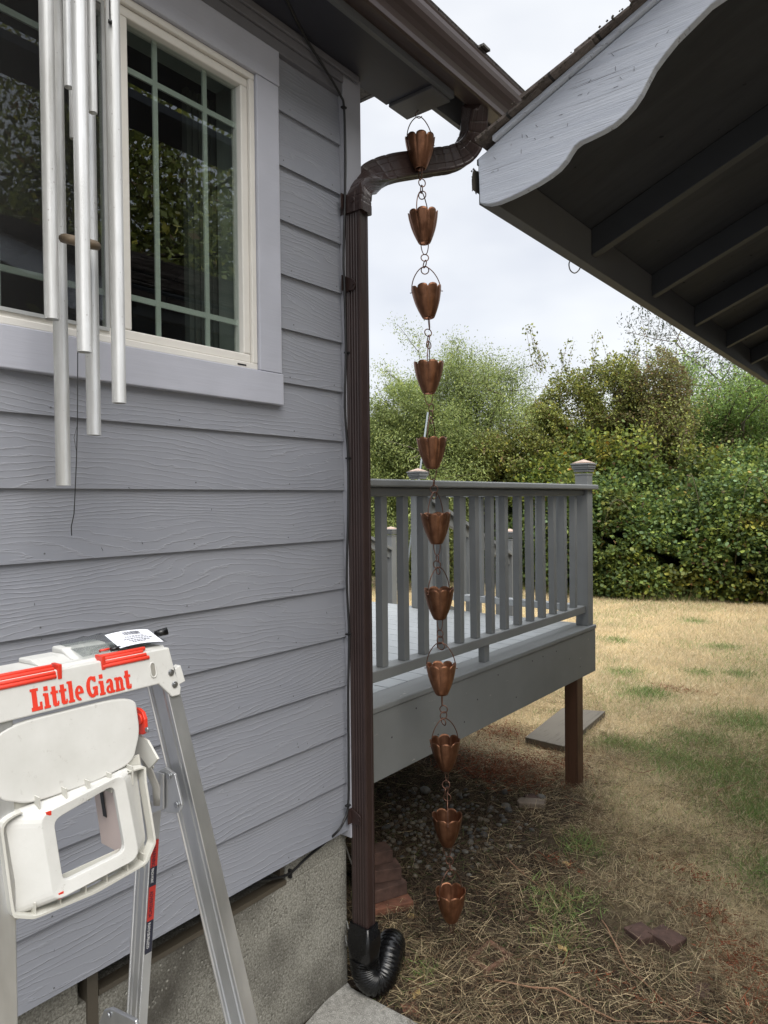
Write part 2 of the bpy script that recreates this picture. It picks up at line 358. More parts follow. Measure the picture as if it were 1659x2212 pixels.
for i, (pts, r, lab) in enumerate([
    ([(-1.33, 2.34), (-1.12, 2.42), (-.9, 2.43), (-.7, 2.55), (-.5, 2.62)], .0035, 'long reddish dry stalk lying along the bottom edge of the picture'),
    ([(-1.15, 2.95), (-.95, 2.72), (-.78, 2.62), (-.55, 2.5)], .003, 'thin forked dry stalk crossing above the longest stalk'),
    ([(-1.72, 3.15), (-1.5, 3.05), (-1.3, 3.02)], .0032, 'short pale dry stalk behind the lowest copper cup'),
    ([(-1.95, 5.0), (-1.7, 4.75), (-1.55, 4.7), (-1.5, 4.85)], .003, 'curved dry cane lying on the lawn right of the deck post'),
    ([(-1.02, 5.0), (-1.1, 4.7), (-.98, 4.45)], .004, 'hooked brown stalk standing out of the green lawn patch')]):
    P = [(a, b, float(gheight(np.array([a]), np.array([b]))[0])+.022+.014*math.sin(2.1*j+i)) for j, (a, b) in enumerate(pts)]
    Q = []
    for j in range(len(P)-1):
        for s_ in range(5):
            u = s_/5; Q.append(tuple(P[j][q]*(1-u)+P[j+1][q]*u+rnd.uniform(-.004, .004) for q in range(3)))
    Q.append(P[-1]); m = MB().tube(Q, [r*(1-.5*k_/len(Q)) for k_ in range(len(Q))], 6)
    for j in range(3, len(Q)-2, 4):
        p = Vector(Q[j]); m.tube([p, p+Vector((rnd.uniform(-.05, .05), rnd.uniform(-.05, .05), .015))], [r*.5, r*.2], 5)
    tag(m.build('dry_stalk', M_stalk, origin=Q[0]), lab, 'dry stalk')

# river stones under the deck
def stone_mesh(seed, s=(1, 1, 1)):
    import bmesh
    bm = bmesh.new(); bmesh.ops.create_icosphere(bm, subdivisions=2, radius=1); r = random.Random(seed); ax = [Vector((r.uniform(-1, 1), r.uniform(-1, 1), r.uniform(-1, 1))) for _ in range(5)]
    for v in bm.verts:
        f = 1+.10*sum(math.sin(a.dot(v.co)*2.3+i) for i, a in enumerate(ax))/2; v.co = Vector((v.co.x*s[0], v.co.y*s[1], v.co.z*s[2]))*f
    me = bpy.data.meshes.new('river_stone'); bm.to_mesh(me); bm.free(); me.polygons.foreach_set('use_smooth', [True]*len(me.polygons)); return me
SM = [speck('river_stone_grey', (.13, .125, .11), .7, .25, 9), speck('river_stone_tan', (.15, .13, .10), .7, .25, 9), speck('river_stone_dark', (.065, .065, .062), .65, .25, 9)]
base = []
for i in range(9):
    me = stone_mesh(i, (1, rnd.uniform(.65, .9), rnd.uniform(.4, .6))); me.materials.append(SM[i % 3]); base.append(me)
placed = []
tries = 0
while len(placed) < 250 and tries < 9000:
    tries += 1
    u = rnd.random(); 
    px = rnd.gauss(940, 85); py = rnd.gauss(1790, 60) 
    if px < 822 or px > 1150 or py < 1690 or py > 1900: continue
    p = on(px, py, 'z', GZ); s = rnd.uniform(.010, .021)*(1.5 if rnd.random() < .07 else 1)
    if p.x > -1.75 and rnd.random() < .5: continue
    if any((p.x-q[0])**2+(p.y-q[1])**2 < (s+q[2])**2*.72 for q in placed): continue
    placed.append((p.x, p.y, s))
for i, (a, b, s) in enumerate(placed):
    o = bpy.data.objects.new('river_stone', base[i % 9]); sc.collection.objects.link(o)
    o.location = (a, b, float(gheight(np.array([a]), np.array([b]))[0])+s*.33); o.scale = (s, s, s); o.rotation_euler = (rnd.uniform(-.25, .25), rnd.uniform(-.25, .25), rnd.uniform(0, 6.3))
    tag(o, 'small rounded grey river stone in the gravel bed under the deck', 'stone', 'river stones under the deck')
for (px, py, s, lab) in [(918, 1712, .036, 'large pale rounded stone near the back of the gravel bed'), (1093, 1746, .030, 'blue grey rounded stone at the right end of the gravel bed'), (1168, 1728, .034, 'light grey stone beside the flat tan rock')]:
    p = on(px, py, 'z', GZ); o = bpy.data.objects.new('river_stone', stone_mesh(px, (1, .8, .6))); o.data.materials.append(SM[0]); sc.collection.objects.link(o)
    o.location = (p.x, p.y, GZ+s*.4); o.scale = (s, s, s); tag(o, lab, 'stone')
# flat rock, bricks
M_rock = speck('flat_rock_face', (.21, .165, .125), .85, .3, 14, .5, .004)
M_brick = speck('fired_clay', (.20, .085, .052), .9, .35, 22, .6, .003)
M_brickd = speck('weathered_brick', (.095, .055, .043), .95, .4, 18, .6, .003)
def slabrock(px, py, w, l, h, rz, mat, name, lab, cat, seed):
    p = on(px, py, 'z', GZ); r = random.Random(seed); n = 11; pts = []
    for i in range(n):
        a = 2*math.pi*i/n; q = r.uniform(.82, 1.12); ca, sa = math.cos(a), math.sin(a); k = 1/max(abs(ca), abs(sa))**.6
        X, Y = ca*w*q*k, sa*l*q*k; pts.append((p.x+X*math.cos(rz)-Y*math.sin(rz), p.y+X*math.sin(rz)+Y*math.cos(rz), GZ-.02))
    return tag(MB().prism(pts, (0, 0, h+.02)).build(name, mat, bevel=.006, origin=(p.x, p.y, GZ)), lab, cat)
slabrock(1148, 1742, .085, .05, .035, .4, M_rock, 'flat_rock', 'flat tan rock half sunk in straw right of the river stones', 'rock', 1)
def brick(x, y, z, rz, mat, lab, sx=.098, sy=.20, sz=.058):
    Mx = Matrix.Translation((x, y, z)) @ Matrix.Rotation(rz, 4, 'Z')
    m = MB(); m.box(-sx/2, sx/2, -sy/2, sy/2, 0, sz, Mx)
    return tag(m.build('brick', mat, bevel=.004, origin=(x, y, z)), lab, 'brick')
q0 = on(850, 1996, 'z', GZ); q0 = (q0.x-.075, q0.y+.075)
brick(q0[0], q0[1], GZ-.012, -.55, M_brick, 'orange red brick at the foot of the pile behind the downspout', .10, .19)
brick(q0[0]-.045, q0[1]+.020, GZ+.047, -.40, M_brickd, 'weathered red brick on top of the orange one behind the downspout', .095, .18)
brick(q0[0]-.085, q0[1]+.035, GZ+.106, -.62, M_brickd, 'dark brown brick third up in the pile behind the downspout', .095, .18)
brick(q0[0]-.135, q0[1]+.040, GZ+.165, -.5, M_brickd, 'dusty brick highest in the pile, mostly hidden by the downspout', .095, .17)
brick(-.90, 3.03, GZ-.038, 1.25, M_brickd, 'pinkish brick lying flat in the soil, right half of the pair', .1, .12)
brick(-1.0, 3.0, GZ-.042, 1.1, M_brickd, 'pinkish brick lying flat in the soil, left half of the pair', .1, .10)
brick(-1.56, 2.14, GZ-.045, .5, M_brick, 'small red brick piece beside the green tuft near the drain', .05, .08)
brick(-1.50, 2.03, GZ-.046, .9, M_brick, 'red brick fragment touching the edge of the concrete path', .06, .09)
brick(-.70, 2.78, GZ-.046, .2, M_brickd, 'pale pink brick piece among the red fern litter', .05, .09)
brick(-1.95, 3.92, GZ-.03, .9, M_brickd, 'flat reddish brick behind the tall grass tuft', .07, .13)
# rusty square frame
M_rust = speck('rusted_iron', (.16, .085, .055), .9, .35, 30, .5, .002)
fp = [(-1.485, 2.395), (-1.478, 2.56), (-1.352, 2.53), (-1.384, 2.375)]; m = MB(); cx = sum(p[0] for p in fp)/4; cy = sum(p[1] for p in fp)/4
for i in range(4):
    a, b = fp[i], fp[(i+1) % 4]; ia = (a[0]*.72+cx*.28, a[1]*.72+cy*.28); ib = (b[0]*.72+cx*.28, b[1]*.72+cy*.28)
    m.prism([(a[0], a[1], GZ-.01), (b[0], b[1], GZ-.01), (ib[0], ib[1], GZ-.01), (ia[0], ia[1], GZ-.01)], (0, 0, .026+.001*i))
tag(m.build('square_metal_frame', M_rust, origin=(cx, cy, GZ)), 'rusty square frame lying in the soil below the rain chain', 'metal frame')
# dry leaves near the drain
M_dry = speck('dry_yellow_leaf', (.42, .30, .12), .7, .3, 30)
for i, (px, py) in enumerate([(888, 1990), (1225, 1875), (1215, 2060), (900, 2160)]):
    p = on(px, py, 'z', GZ); m = MB(); a0 = rnd.uniform(0, 6); r_ = .016
    ring = [p+Vector((math.cos(a0+k_*math.pi/3)*r_*(1 if k_ % 3 else 1.7), math.sin(a0+k_*math.pi/3)*r_*(1 if k_ % 3 else 1.7), .02+.008*(k_ % 2))) for k_ in range(6)]
    m.add([p+Vector((0, 0, .014))]+ring, [(0, k_+1, (k_+1) % 6+1) for k_ in range(6)])
    tag(m.build('fallen_leaf', M_dry, origin=p), ['curled yellow leaf beside the black drain pipe', 'pale leaf lying in the straw to the right of the chain', 'tan leaf right of the rusty square frame', 'dry brown leaf by the edge of the concrete path'][i], 'leaf')

# concrete path
t = NT('path_concrete'); v = t.map(); f1 = t.noise(v, 60, 6, .75); f2 = t.noise(v, 240, 2, .6)
c = t.mixc(t.ramp(f1, [(.35, (0, 0, 0)), (.65, (1, 1, 1))]), (.17, .165, .15), (.36, .35, .32)); c = t.mixc(t.ramp(f2, [(.56, (0, 0, 0)), (.68, (1, 1, 1))]), c, (.50, .49, .46))
M_path = t.fin(c, .9, t.bump(f1, .5, .003))
pth = MB().prism([(-1.79, 2.005, GZ-.08), (-1.735, 1.98, GZ-.08), (-1.46, 1.985, GZ-.08), (-.2, 1.93, GZ-.08), (1.5, 1.8, GZ-.08), (1.5, -3, GZ-.08), (-1.74, -3, GZ-.08), (-1.74, 1.7, GZ-.08)], (0, 0, .105)).build('path', M_path, bevel=.006)
tag(pth, 'rough grey concrete path at the foot of the foundation', kind='structure')

# ================================================================== HOUSE
house = empty('house', (-1.73, 2.03, GZ), 'grey lap sided house with a brown gutter and a white framed window', 'house')
SIDC = siding_material()
M_trim = painted_wood('rough_sawn_trim_paint', (.42, .43, .49), 'Y', strength=.55, dist=.0025)
M_trimz = painted_wood('corner_board_paint', (.33, .335, .37), 'Z', strength=.5, dist=.002)
M_soffit = painted_wood('shaded_soffit_paint', (.028, .029, .040), 'Y', strength=.2)  # colour darkened to carry the shadow under the eave
M_lookout = painted_wood('lookout_paint', (.10, .10, .105), 'X', strength=.8, dist=.003)
M_vinyl = speck('window_vinyl', (.66, .64, .60), .45, .05, 6, .05)
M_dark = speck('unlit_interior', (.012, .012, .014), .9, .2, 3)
M_grille = speck('window_grille_bars', (.40, .42, .39), .5, .05, 6, .03)
X0 = -1.73
def boards(m, y0, y1, ks):
    for k in ks:
        z0 = -1.216+.179*k; z1 = z0+.181; xb = X0+.0095; xt = X0-.0005
        if z1 > 1.56: z1 = 1.56
        p = [(xb, y0, z0), (xt, y0, z1), (X0-.02, y0, z1), (X0-.006, y0, z0)]
        m.prism(p, (0, y1-y0, 0))
m = MB(); OP = [k for k in range(16) if -1.216+.179*(k+1) > .40 and -1.216+.179*k < 1.36]
ALL = [k for k in range(16) if -1.216+.179*k < 1.54]
boards(m, -3.0, 1.9535, [k for k in ALL if k not in OP]); boards(m, -3.0, .17, OP); boards(m, 1.56, 1.9535, OP)
m.build('siding', SIDC, house)
m = MB()
for k in ALL:
    z = -1.216+.179*k+.020
    for y in (.05, .44, .86, 1.27, 1.68, 1.925):
        if .30 < z < 1.47 and y < 1.66: continue
        m.disc((X0+.0088, y+rnd.uniform(-.03, .03), z), (1, 0, 0), .0022, .0007, 8)
for i in range(46):
    z = rnd.uniform(-1.2, .30); y = rnd.uniform(.5, 1.93); m.tube([(X0+.0092, y, z), (X0+.0098, y+rnd.uniform(-.006, .006), z+rnd.uniform(-.008, .008))], .0004+.0005*rnd.random(), 4)
m.build('nail_heads', speck('siding_specks', (.10, .10, .11), .7), house)['kind'] = 'stuff'
m = MB(); m.box(X0-.03, X0+.022, 1.955, 2.055, -1.245, 1.559)
m.build('corner_board', M_trimz, house, bevel=.003)
m = MB(); m.box(X0-.02, X0+.028, -3, 1.954, 1.508, 1.5585); m.box(X0-.02, X0+.020, -3, 1.954, 1.468, 1.507); m.box(X0+.029, X0+.040, -3, 2.03, 1.535, 1.5587)
m.build('frieze_board', painted_wood('frieze_paint', (.15, .15, .165), 'Y', strength=.3), house, bevel=.003)
# end wall behind the corner and plain rear walls
m = MB(); m.box(-9.0, X0-.032, 1.97, 2.02, -1.24, 1.558)
m.build('end_wall', SIDC, house)
# foundation
t = NT('board_formed_concrete'); v = t.map(); f1 = t.noise(v, 7, 6, .65); f2 = t.noise(v, 140, 5, .75); f3 = t.noise(t.map((1, 1, 1), (3, 1, 7)), 42, 4, .7)
vor = t.n('ShaderNodeTexVoronoi'); vor.inputs['Scale'].default_value = 60; t.l(v, vor.inputs['Vector'])
pits = t.ramp(vor.outputs['Distance'], [(.16, (0, 0, 0)), (.34, (1, 1, 1))]); sel = t.ramp(f3, [(.46, (1, 1, 1)), (.56, (0, 0, 0))]); pit = t.math('MAXIMUM', pits, sel)
c = t.mixc(t.ramp(f1, [(.3, (0, 0, 0)), (.7, (1, 1, 1))]), (.115, .108, .088), (.215, .208, .178))
c = t.mixc(t.ramp(f2, [(.42, (0, 0, 0)), (.60, (1, 1, 1))]), c, (.36, .35, .31)); c = t.mixc(t.math('MULTIPLY', pit, t.ramp(t.noise(t.map(), 2.6, 3, .5), [(.42, (.05, .05, .05)), (.62, (.9, .9, .9))])), c, (.05, .045, .038))
sepz = t.n('ShaderNodeSeparateXYZ'); t.l(v, sepz.inputs[0])
streak = t.noise(t.map((1, 1.2, 26)), 1.0, 3, .5)
hh = t.math('ADD', t.math('MULTIPLY', pit, 1.0), t.math('MULTIPLY', f2, .6)); hh = t.math('ADD', hh, t.math('MULTIPLY', streak, .5))
M_conc = t.fin(c, .92, t.bump(hh, .8, .004), 0, .2)
m = MB(); m.box(-9.0, -1.765, -3, 1.992, -2.1, -1.311); m.box(-1.95, -1.766, 1.679, 1.991, -1.312, -1.20); m.box(-1.95, -1.766, -3, .935, -1.312, -1.20); m.box(-9.0, -1.97, 1.0, 1.991, -1.312, -1.20)
m.build('foundation', M_conc, house, bevel=.004)
M_oldwood = painted_wood('bare_old_wood', (.070, .058, .042), 'Y', strength=.6, dist=.003)
m = MB(); m.box(-1.80, -1.762, .99, 1.678, -1.312, -1.297); m.box(-1.81, -1.775, 1.660, 1.678, -1.283, -1.2185)
m.build('vent_frame', M_oldwood, house)
m = MB(); m.box(-1.80, -1.757, .955, .985, -1.42, -1.2185); m.build('wood_block', M_oldwood, house)
# soffit, lookout, fascia
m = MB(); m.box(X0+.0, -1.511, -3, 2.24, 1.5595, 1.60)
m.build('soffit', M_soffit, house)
m = MB(); m.box(X0+.01, -1.512, 2.2415, 2.365, 1.548, 1.62); m.build('lookout_block', M_lookout, house, bevel=.003)
m = MB(); m.box(-1.5105, -1.4935, -3, 2.3655, 1.5585, 1.74); m.box(-1.605, -1.585, 2.366, 4.2, 1.556, 1.74)
m.build('fascia_board', painted_wood('fascia_paint', (.11, .115, .12), 'Y', strength=.3), house)
# roof
def shingle_mat(name, c0, c1):
    t = NT(name); v = t.map((1, 1, 1)); a = t.noise(v, 55, 5, .75); b = t.noise(v, 6, 4, .6)
    br = t.n('ShaderNodeTexBrick'); br.offset = .5; br.inputs['Scale'].default_value = 3.4; br.inputs['Mortar Size'].default_value = .012; br.inputs['Brick Width'].default_value = .7; br.inputs['Row Height'].default_value = .42
    sw = t.n('ShaderNodeSeparateXYZ'); t.l(v, sw.inputs[0]); cb = t.n('ShaderNodeCombineXYZ'); t.l(sw.outputs[1], cb.inputs[0]); t.l(t.math('MULTIPLY', sw.outputs[0], 1.1), cb.inputs[1]); t.l(cb.outputs[0], br.inputs['Vector'])
    br.inputs['Color1'].default_value = (*c0, 1); br.inputs['Color2'].default_value = (*c1, 1); br.inputs['Mortar'].default_value = (.02, .018, .016, 1)
    c = t.mixc(t.ramp(a, [(.3, (0, 0, 0)), (.7, (1, 1, 1))]), (.5, .5, .5), (1.4, 1.4, 1.4)); c = t.mixc(1.0, br.outputs['Color'], c, 'MULTIPLY')
    return t.fin(c, .95, t.bump(a, .9, .006))
M_shin = shingle_mat('grey_shingles', (.10, .095, .09), (.16, .15, .14))
m = MB(); m.prism([(-1.418, -3, 1.722), (-5.4, -3, 3.39), (-5.4, -3, 3.44), (-1.405, -3, 1.742)], (0, 5.37, 0)); m.prism([(-1.418, 2.371, 1.722), (-1.61, 2.371, 1.802), (-1.61, 2.371, 1.852), (-1.405, 2.371, 1.742)], (0, 1.80, 0))
for yy in (2.40, 2.97): m.box(-1.405, -1.380, yy, yy+.05, 1.733, 1.742)
m.box(-5.4, -1.52, -3, 2.36, 1.70, 1.719)
m.build('roof', M_shin, house)
# gutter
t = NT('brown_gutter_enamel'); v = t.map(); a = t.noise(t.map((3, .6, 3)), 2.0, 5, .6); b = t.noise(v, 45, 3, .6)
c = t.mixc(t.ramp(a, [(.35, (0, 0, 0)), (.7, (1, 1, 1))]), (.045, .030, .027), (.066, .045, .041))
M_gut = t.fin(c, t.math('MULTIPLY_ADD', b, .2, .27), t.bump(b, .06, .0006), 0, .6)
prof = [(-1.513, 1.725), (-1.515, 1.59), (-1.50, 1.583), (-1.445, 1.583), (-1.437, 1.588), (-1.436, 1.607), (-1.431, 1.626), (-1.420, 1.640), (-1.407, 1.652), (-1.398, 1.668), (-1.395, 1.686), (-1.395, 1.703), (-1.391, 1.712), (-1.402, 1.716), (-1.411, 1.709), (-1.409, 1.672), (-1.432, 1.648), (-1.447, 1.612), (-1.448, 1.595), (-1.503, 1.595), (-1.505, 1.725)]
m = MB(); m.prism([(x, -3, z) for x, z in prof], (0, 7.1, 0)); m.build('gutter', M_gut, house, bevel=.0015)

# ---- downspout with its elbows, strap
def fluted(w, d, depth=.0022, nf=4, r=.006):
    """rounded rectangle w (A axis) by d (B axis) with fine vertical flutes near the corners of every face"""
    P = []
    def face(p0, p1, nrm, L):
        n = 26
        for i in range(n):
            u = (i+.5)/n; s = u*L; g = 0
            for q in range(nf):
                c = .010+q*.0062
                if abs(s-c) < .0026 or abs((L-s)-c) < .0026: g = 1
            P.append((p0[0]+(p1[0]-p0[0])*u-nrm[0]*depth*g, p0[1]+(p1[1]-p0[1])*u-nrm[1]*depth*g))
    a, b = w/2, d/2
    face((a, -b+r), (a, b-r), (1, 0), d-2*r); P.append((a-r*.3, b-r*.3)); face((a-r, b), (-a+r, b), (0, 1), w-2*r); P.append((-a+r*.3, b-r*.3))
    face((-a, b-r), (-a, -b+r), (-1, 0), d-2*r); P.append((-a+r*.3, -b+r*.3)); face((-a+r, -b), (a-r, -b), (0, -1), w-2*r); P.append((a-r*.3, -b+r*.3))
    return P
t = NT('brown_downspout_enamel'); b = t.noise(t.map(), 40, 3, .6); a = t.noise(t.map((1, 1, 1)), 5, 5, .65)
c = t.mixc(t.ramp(a, [(.35, (0, 0, 0)), (.7, (1, 1, 1))]), (.026, .0145, .013), (.038, .022, .0195)); M_down = t.fin(c, t.math('MULTIPLY_ADD', b, .2, .30), t.bump(b, .06, .0006), 0, .5)
AX, BX = Vector((1, 0, 0)), Vector((0, 1, 0)); c0 = Vector((-1.677, 1.985, 0))
pr = fluted(.076, .050)
zs = [1.06, -1.585]; m = MB(); m.sweep([c0+Vector((0, 0, z)) for z in zs], [(AX, BX)]*2, [pr, pr], True, False)
ds = m.build('downspout', M_down, house)
def catmull(pts, n=8):
    pts = [Vector(p) for p in pts]; P = [pts[0]*2-pts[1]]+pts+[pts[-1]*2-pts[-2]]; o = []
    for i in range(1, len(P)-2):
        for k in range(n):
            u = k/n; a, b, c, d = P[i-1], P[i], P[i+1], P[i+2]
            o.append(.5*((2*b)+(c-a)*u+(2*a-5*b+4*c-d)*u*u+(-a+3*b-3*c+d)*u**3))
    o.append(pts[-1]); return o
path = catmull([(-1.480, 2.50, 1.605), (-1.483, 2.50, 1.53), (-1.490, 2.492, 1.452), (-1.515, 2.465, 1.392), (-1.552, 2.42, 1.358), (-1.588, 2.355, 1.335), (-1.622, 2.27, 1.303), (-1.650, 2.17, 1.262), (-1.668, 2.09, 1.215), (-1.676, 2.02, 1.150), (-1.678, 1.99, 1.095), (-1.677, 1.985, 1.035)], 16)
N = len(path)
path = [p*(1+.042*max(0, math.sin(math.pi*min(1, i/(N-1)/.9)))**.8 if i < N*.9 else 1.0) for i, p in enumerate(path)]
fr = []; pf = []
nrm_top = Vector((.93, -.37, 0)).normalized(); nrm_bot = Vector((.03, -1, 0)).normalized()
for i, p in enumerate(path):
    T = (path[min(i+1, N-1)]-path[max(i-1, 0)]).normalized(); u = i/(N-1); w = min(1, max(0, (u-.62)/.30)); w = w*w*(3-2*w)
    nn_ = (nrm_top*(1-w)+nrm_bot*w).normalized(); A = T.cross(nn_).normalized(); B = A.cross(T).normalized()
    if A.x < 0 and i > N*.8: pass
    fr.append((A, B))
base_p = fluted(.098, .064, .0016, 3)
for i in range(N):
    u = i/(N-1); cr = 0
    if .08 < u < .50 or .62 < u < .93: cr = max(0, math.cos(2*math.pi*i/9))**5
    s = 1.0 + (.025 if (u < .50 and u > .46) or u > .95 else 0)
    pf.append([(a*(s-.030*cr*(1 if a > 0 else .3)), b*(s-.07*cr)) for a, b in base_p])
m = MB(); m.sweep(path, fr, pf, True, False); m.build('elbow', M_down, ds)
for z in (-1.165, .78, 1.075):
    m = MB(); pts = [(-1.708, 1.9535, z-.022), (-1.668, 1.9535, z-.022), (-1.660, 1.9535, z-.012), (-1.658, 1.9535, z), (-1.662, 1.9535, z+.012), (-1.675, 1.9535, z+.020), (-1.708, 1.9535, z+.034)]
    m.prism(pts, (0, .0045, 0)); m.box(-1.708, -1.705, 1.935, 1.958, z-.022, z+.034); s_ = m.build('strap', M_down, ds, bevel=.001)
    MB().disc((-1.668, 1.952, z-.002), (0, -1, 0), .0042, .003, 10).build('screw', M_down, s_)
M_cable = speck('black_cable_jacket', (.012, .012, .013), .45, .2, 20, .05)

# ---- window
win = MB(); fw = .045
YL, YR, ZB, ZT = .18, 1.539, .418, 1.352
def ring_frame(m, y0, y1, z0, z1, w, xb, xf):
    m.box(xb, xf, y0, y1, z0, z0+w); m.box(xb, xf, y0, y1, z1-w, z1); m.box(xb, xf, y0, y0+w, z0+w, z1-w); m.box(xb, xf, y1-w, y1, z0+w, z1-w)
ring_frame(win, YL, YR, ZB, ZT, .020, X0-.06, X0+.014); 
window = win.build('window', M_vinyl, house, bevel=.003)
m = MB(); ring_frame(m, 1.072, YR-.021, ZB+.021, ZT-.021, .027, X0-.045, X0+.004); m.build('sash', M_vinyl, window, bevel=.004)
m = MB(); ring_frame(m, YL+.021, 1.071, ZB+.021, ZT-.021, .026, X0-.055, X0-.008); m.build('sash', M_vinyl, window, bevel=.003)
tg = NT('window_glass'); tg.t.nodes.remove(tg.b); fz = tg.n('ShaderNodeFresnel'); fz.inputs['IOR'].default_value = 2.25
gl = tg.n('ShaderNodeBsdfGlossy'); gl.inputs['Roughness'].default_value = 0.0; gl.inputs['Color'].default_value = (.92, .97, 1, 1); tp = tg.n('ShaderNodeBsdfTransparent'); tp.inputs[0].default_value = (.86, .90, .88, 1)
wav = tg.noise(tg.map(), 2.0, 2, .5); bb = tg.bump(wav, .03, .01); tg.l(bb, gl.inputs['Normal'])
ge_ = tg.n('ShaderNodeNewGeometry'); ms = tg.n('ShaderNodeMixShader'); tg.l(tg.math('MULTIPLY', fz.outputs[0], tg.math('SUBTRACT', 1.0, ge_.outputs['Backfacing'])), ms.inputs[0]); tg.l(tp.outputs[0], ms.inputs[1]); tg.l(gl.outputs[0], ms.inputs[2]); tg.l(ms.outputs[0], tg.o.inputs[0])
M_glass = tg.m
m = MB(); m.box(X0-.0205, X0-.0165, 1.0935, YR-.042, ZB+.042, ZT-.042); m.build('pane', M_glass, window)
m = MB(); m.box(X0-.0325, X0-.0285, YL+.04, 1.052, ZB+.042, ZT-.042); m.build('pane', M_glass, window)
def grille(y0, y1, ys, xs):
    m = MB()
    for y in ys: m.box(xs-.006, xs, y-.0075, y+.0075, ZB+.04, ZT-.04)
    for z in (.565, 1.185): m.box(xs-.0065, xs-.0005, y0, y1, z-.008, z+.008)
    m.build('grille', M_grille, window)
grille(1.09, YR-.04, (1.202, 1.3745), X0-.024); grille(YL+.04, 1.05, (.36, .768), X0-.036)
# insect screen over the left sash
ts = NT('insect_screen'); tr_ = ts.n('ShaderNodeBsdfTransparent'); df = ts.n('ShaderNodeBsdfDiffuse'); df.inputs[0].default_value = (.05, .05, .05, 1); m_ = ts.n('ShaderNodeMixShader'); m_.inputs[0].default_value = .16
ts.l(tr_.outputs[0], m_.inputs[1]); ts.l(df.outputs[0], m_.inputs[2]); ts.l(m_.outputs[0], ts.o.inputs[0])
m = MB(); m.box(X0-.005, X0-.0045, YL+.045, 1.030, ZB+.045, ZT-.045); m.build('insect_screen', ts.m, window)
m = MB(); ring_frame(m, YL+.036, 1.036, ZB+.036, ZT-.036, .009, X0-.0075, X0-.001); m.build('screen_frame', speck('screen_frame', (.35, .36, .36), .5), window)
# casing boards
m = MB(); m.box(X0-.01, X0+.026, .08, 1.640, .315, ZB-.0015); m.box(X0-.01, X0+.026, .08, 1.638, ZT+.0015, 1.466); m.box(X0-.01, X0+.0235, YR+.0015, 1.636, ZB, ZT); m.box(X0-.01, X0+.0235, .08, YL-.0015, ZB, ZT)
casing = m.build('casing', M_trim, window, bevel=.003)
m = MB(); m.box(X0+.0142, X0+.0150, 1.455, 1.490, ZB+.006, ZB+.011); m.build('weep_hole', M_dark, window)
# room behind the glass
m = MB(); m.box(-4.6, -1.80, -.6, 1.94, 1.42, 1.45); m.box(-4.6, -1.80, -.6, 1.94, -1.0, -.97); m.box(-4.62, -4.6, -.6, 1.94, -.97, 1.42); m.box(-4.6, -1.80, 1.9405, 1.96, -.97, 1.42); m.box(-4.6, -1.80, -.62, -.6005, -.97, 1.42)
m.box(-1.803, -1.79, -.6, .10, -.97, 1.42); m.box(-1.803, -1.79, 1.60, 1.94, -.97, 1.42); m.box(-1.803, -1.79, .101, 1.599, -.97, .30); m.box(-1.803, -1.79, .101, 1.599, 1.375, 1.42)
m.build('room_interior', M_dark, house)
m = MB(); m.box(-1.90, -1.803, 1.535, 1.548, .42, 1.37); m.box(-1.90, -1.803, .18, 1.534, 1.355, 1.368); m.box(-1.90, -1.803, .18, 1.534, .41, .423)
m.build('jamb', speck('pale_inner_jamb', (.26, .28, .26), .6), window)
m = MB(); 
for i in range(12): m.box(-1.93-.008*(i % 2), -1.905-.008*(i % 2), 1.42+i*.012, 1.4315+i*.012, .30, 1.33)
m.build('curtain', speck('dim_curtain', (.06, .065, .06), .9), window)

# ---- cable clipped along the corner and over the foundation
cb = MB(); xs = -1.699
pl = [on(600, -40, 'z', 1.553), on(652, 68, 'z', 1.553), on(700, 150, 'x', -1.695)]
pts = [tuple(pl[0]), tuple(pl[1]), (-1.69, pl[2].y, 1.50)]+[tuple(on(px, py, 'x', xs)) for px, py in [(735, 205), (743, 232), (746, 330), (745, 430), (742, 560), (744, 620), (747, 760), (745, 880), (752, 990), (752, 1110), (749, 1250), (754, 1370), (752, 1500), (753, 1640), (752, 1740), (742, 1775), (728, 1797)]]+[tuple(on(px, py, 'x', -1.758)) for px, py in [(700, 1822), (660, 1855), (628, 1885), (600, 1896), (560, 1902), (520, 1912)]]
cb.tube(catmull(pts, 5), .0045, 7)
cable = cb.build('cable', M_cable, origin=(-1.70, 1.96, GZ)); tag(cable, 'black cable running down the corner board and along the foundation', 'cable')
m = MB(); 
for px, py in [(743, 232), (750, 762), (753, 990), (753, 1370), (752, 1740)]:
    p = on(px, py, 'x', xs); m.box(p.x-.008, p.x+.006, p.y-.009, p.y+.009, p.z-.003, p.z+.003)
p = on(627, 1886, 'x', -1.758); m.box(p.x-.008, p.x+.006, p.y-.004, p.y+.004, p.z-.016, p.z+.012)
m.build('clip', M_cable, cable)
m = MB().tube(catmull([(-1.80, 2.0, -1.25), (-1.79, 2.02, -1.33), (-1.775, 2.05, -1.42), (-1.74, 2.10, -1.48)], 6), .003, 6)
tag(m.build('cable', speck('grey_cable', (.25, .24, .22), .6), origin=(-1.8, 2, -1.3)), 'thin pale cable dangling behind the bottom of the downspout', 'cable')

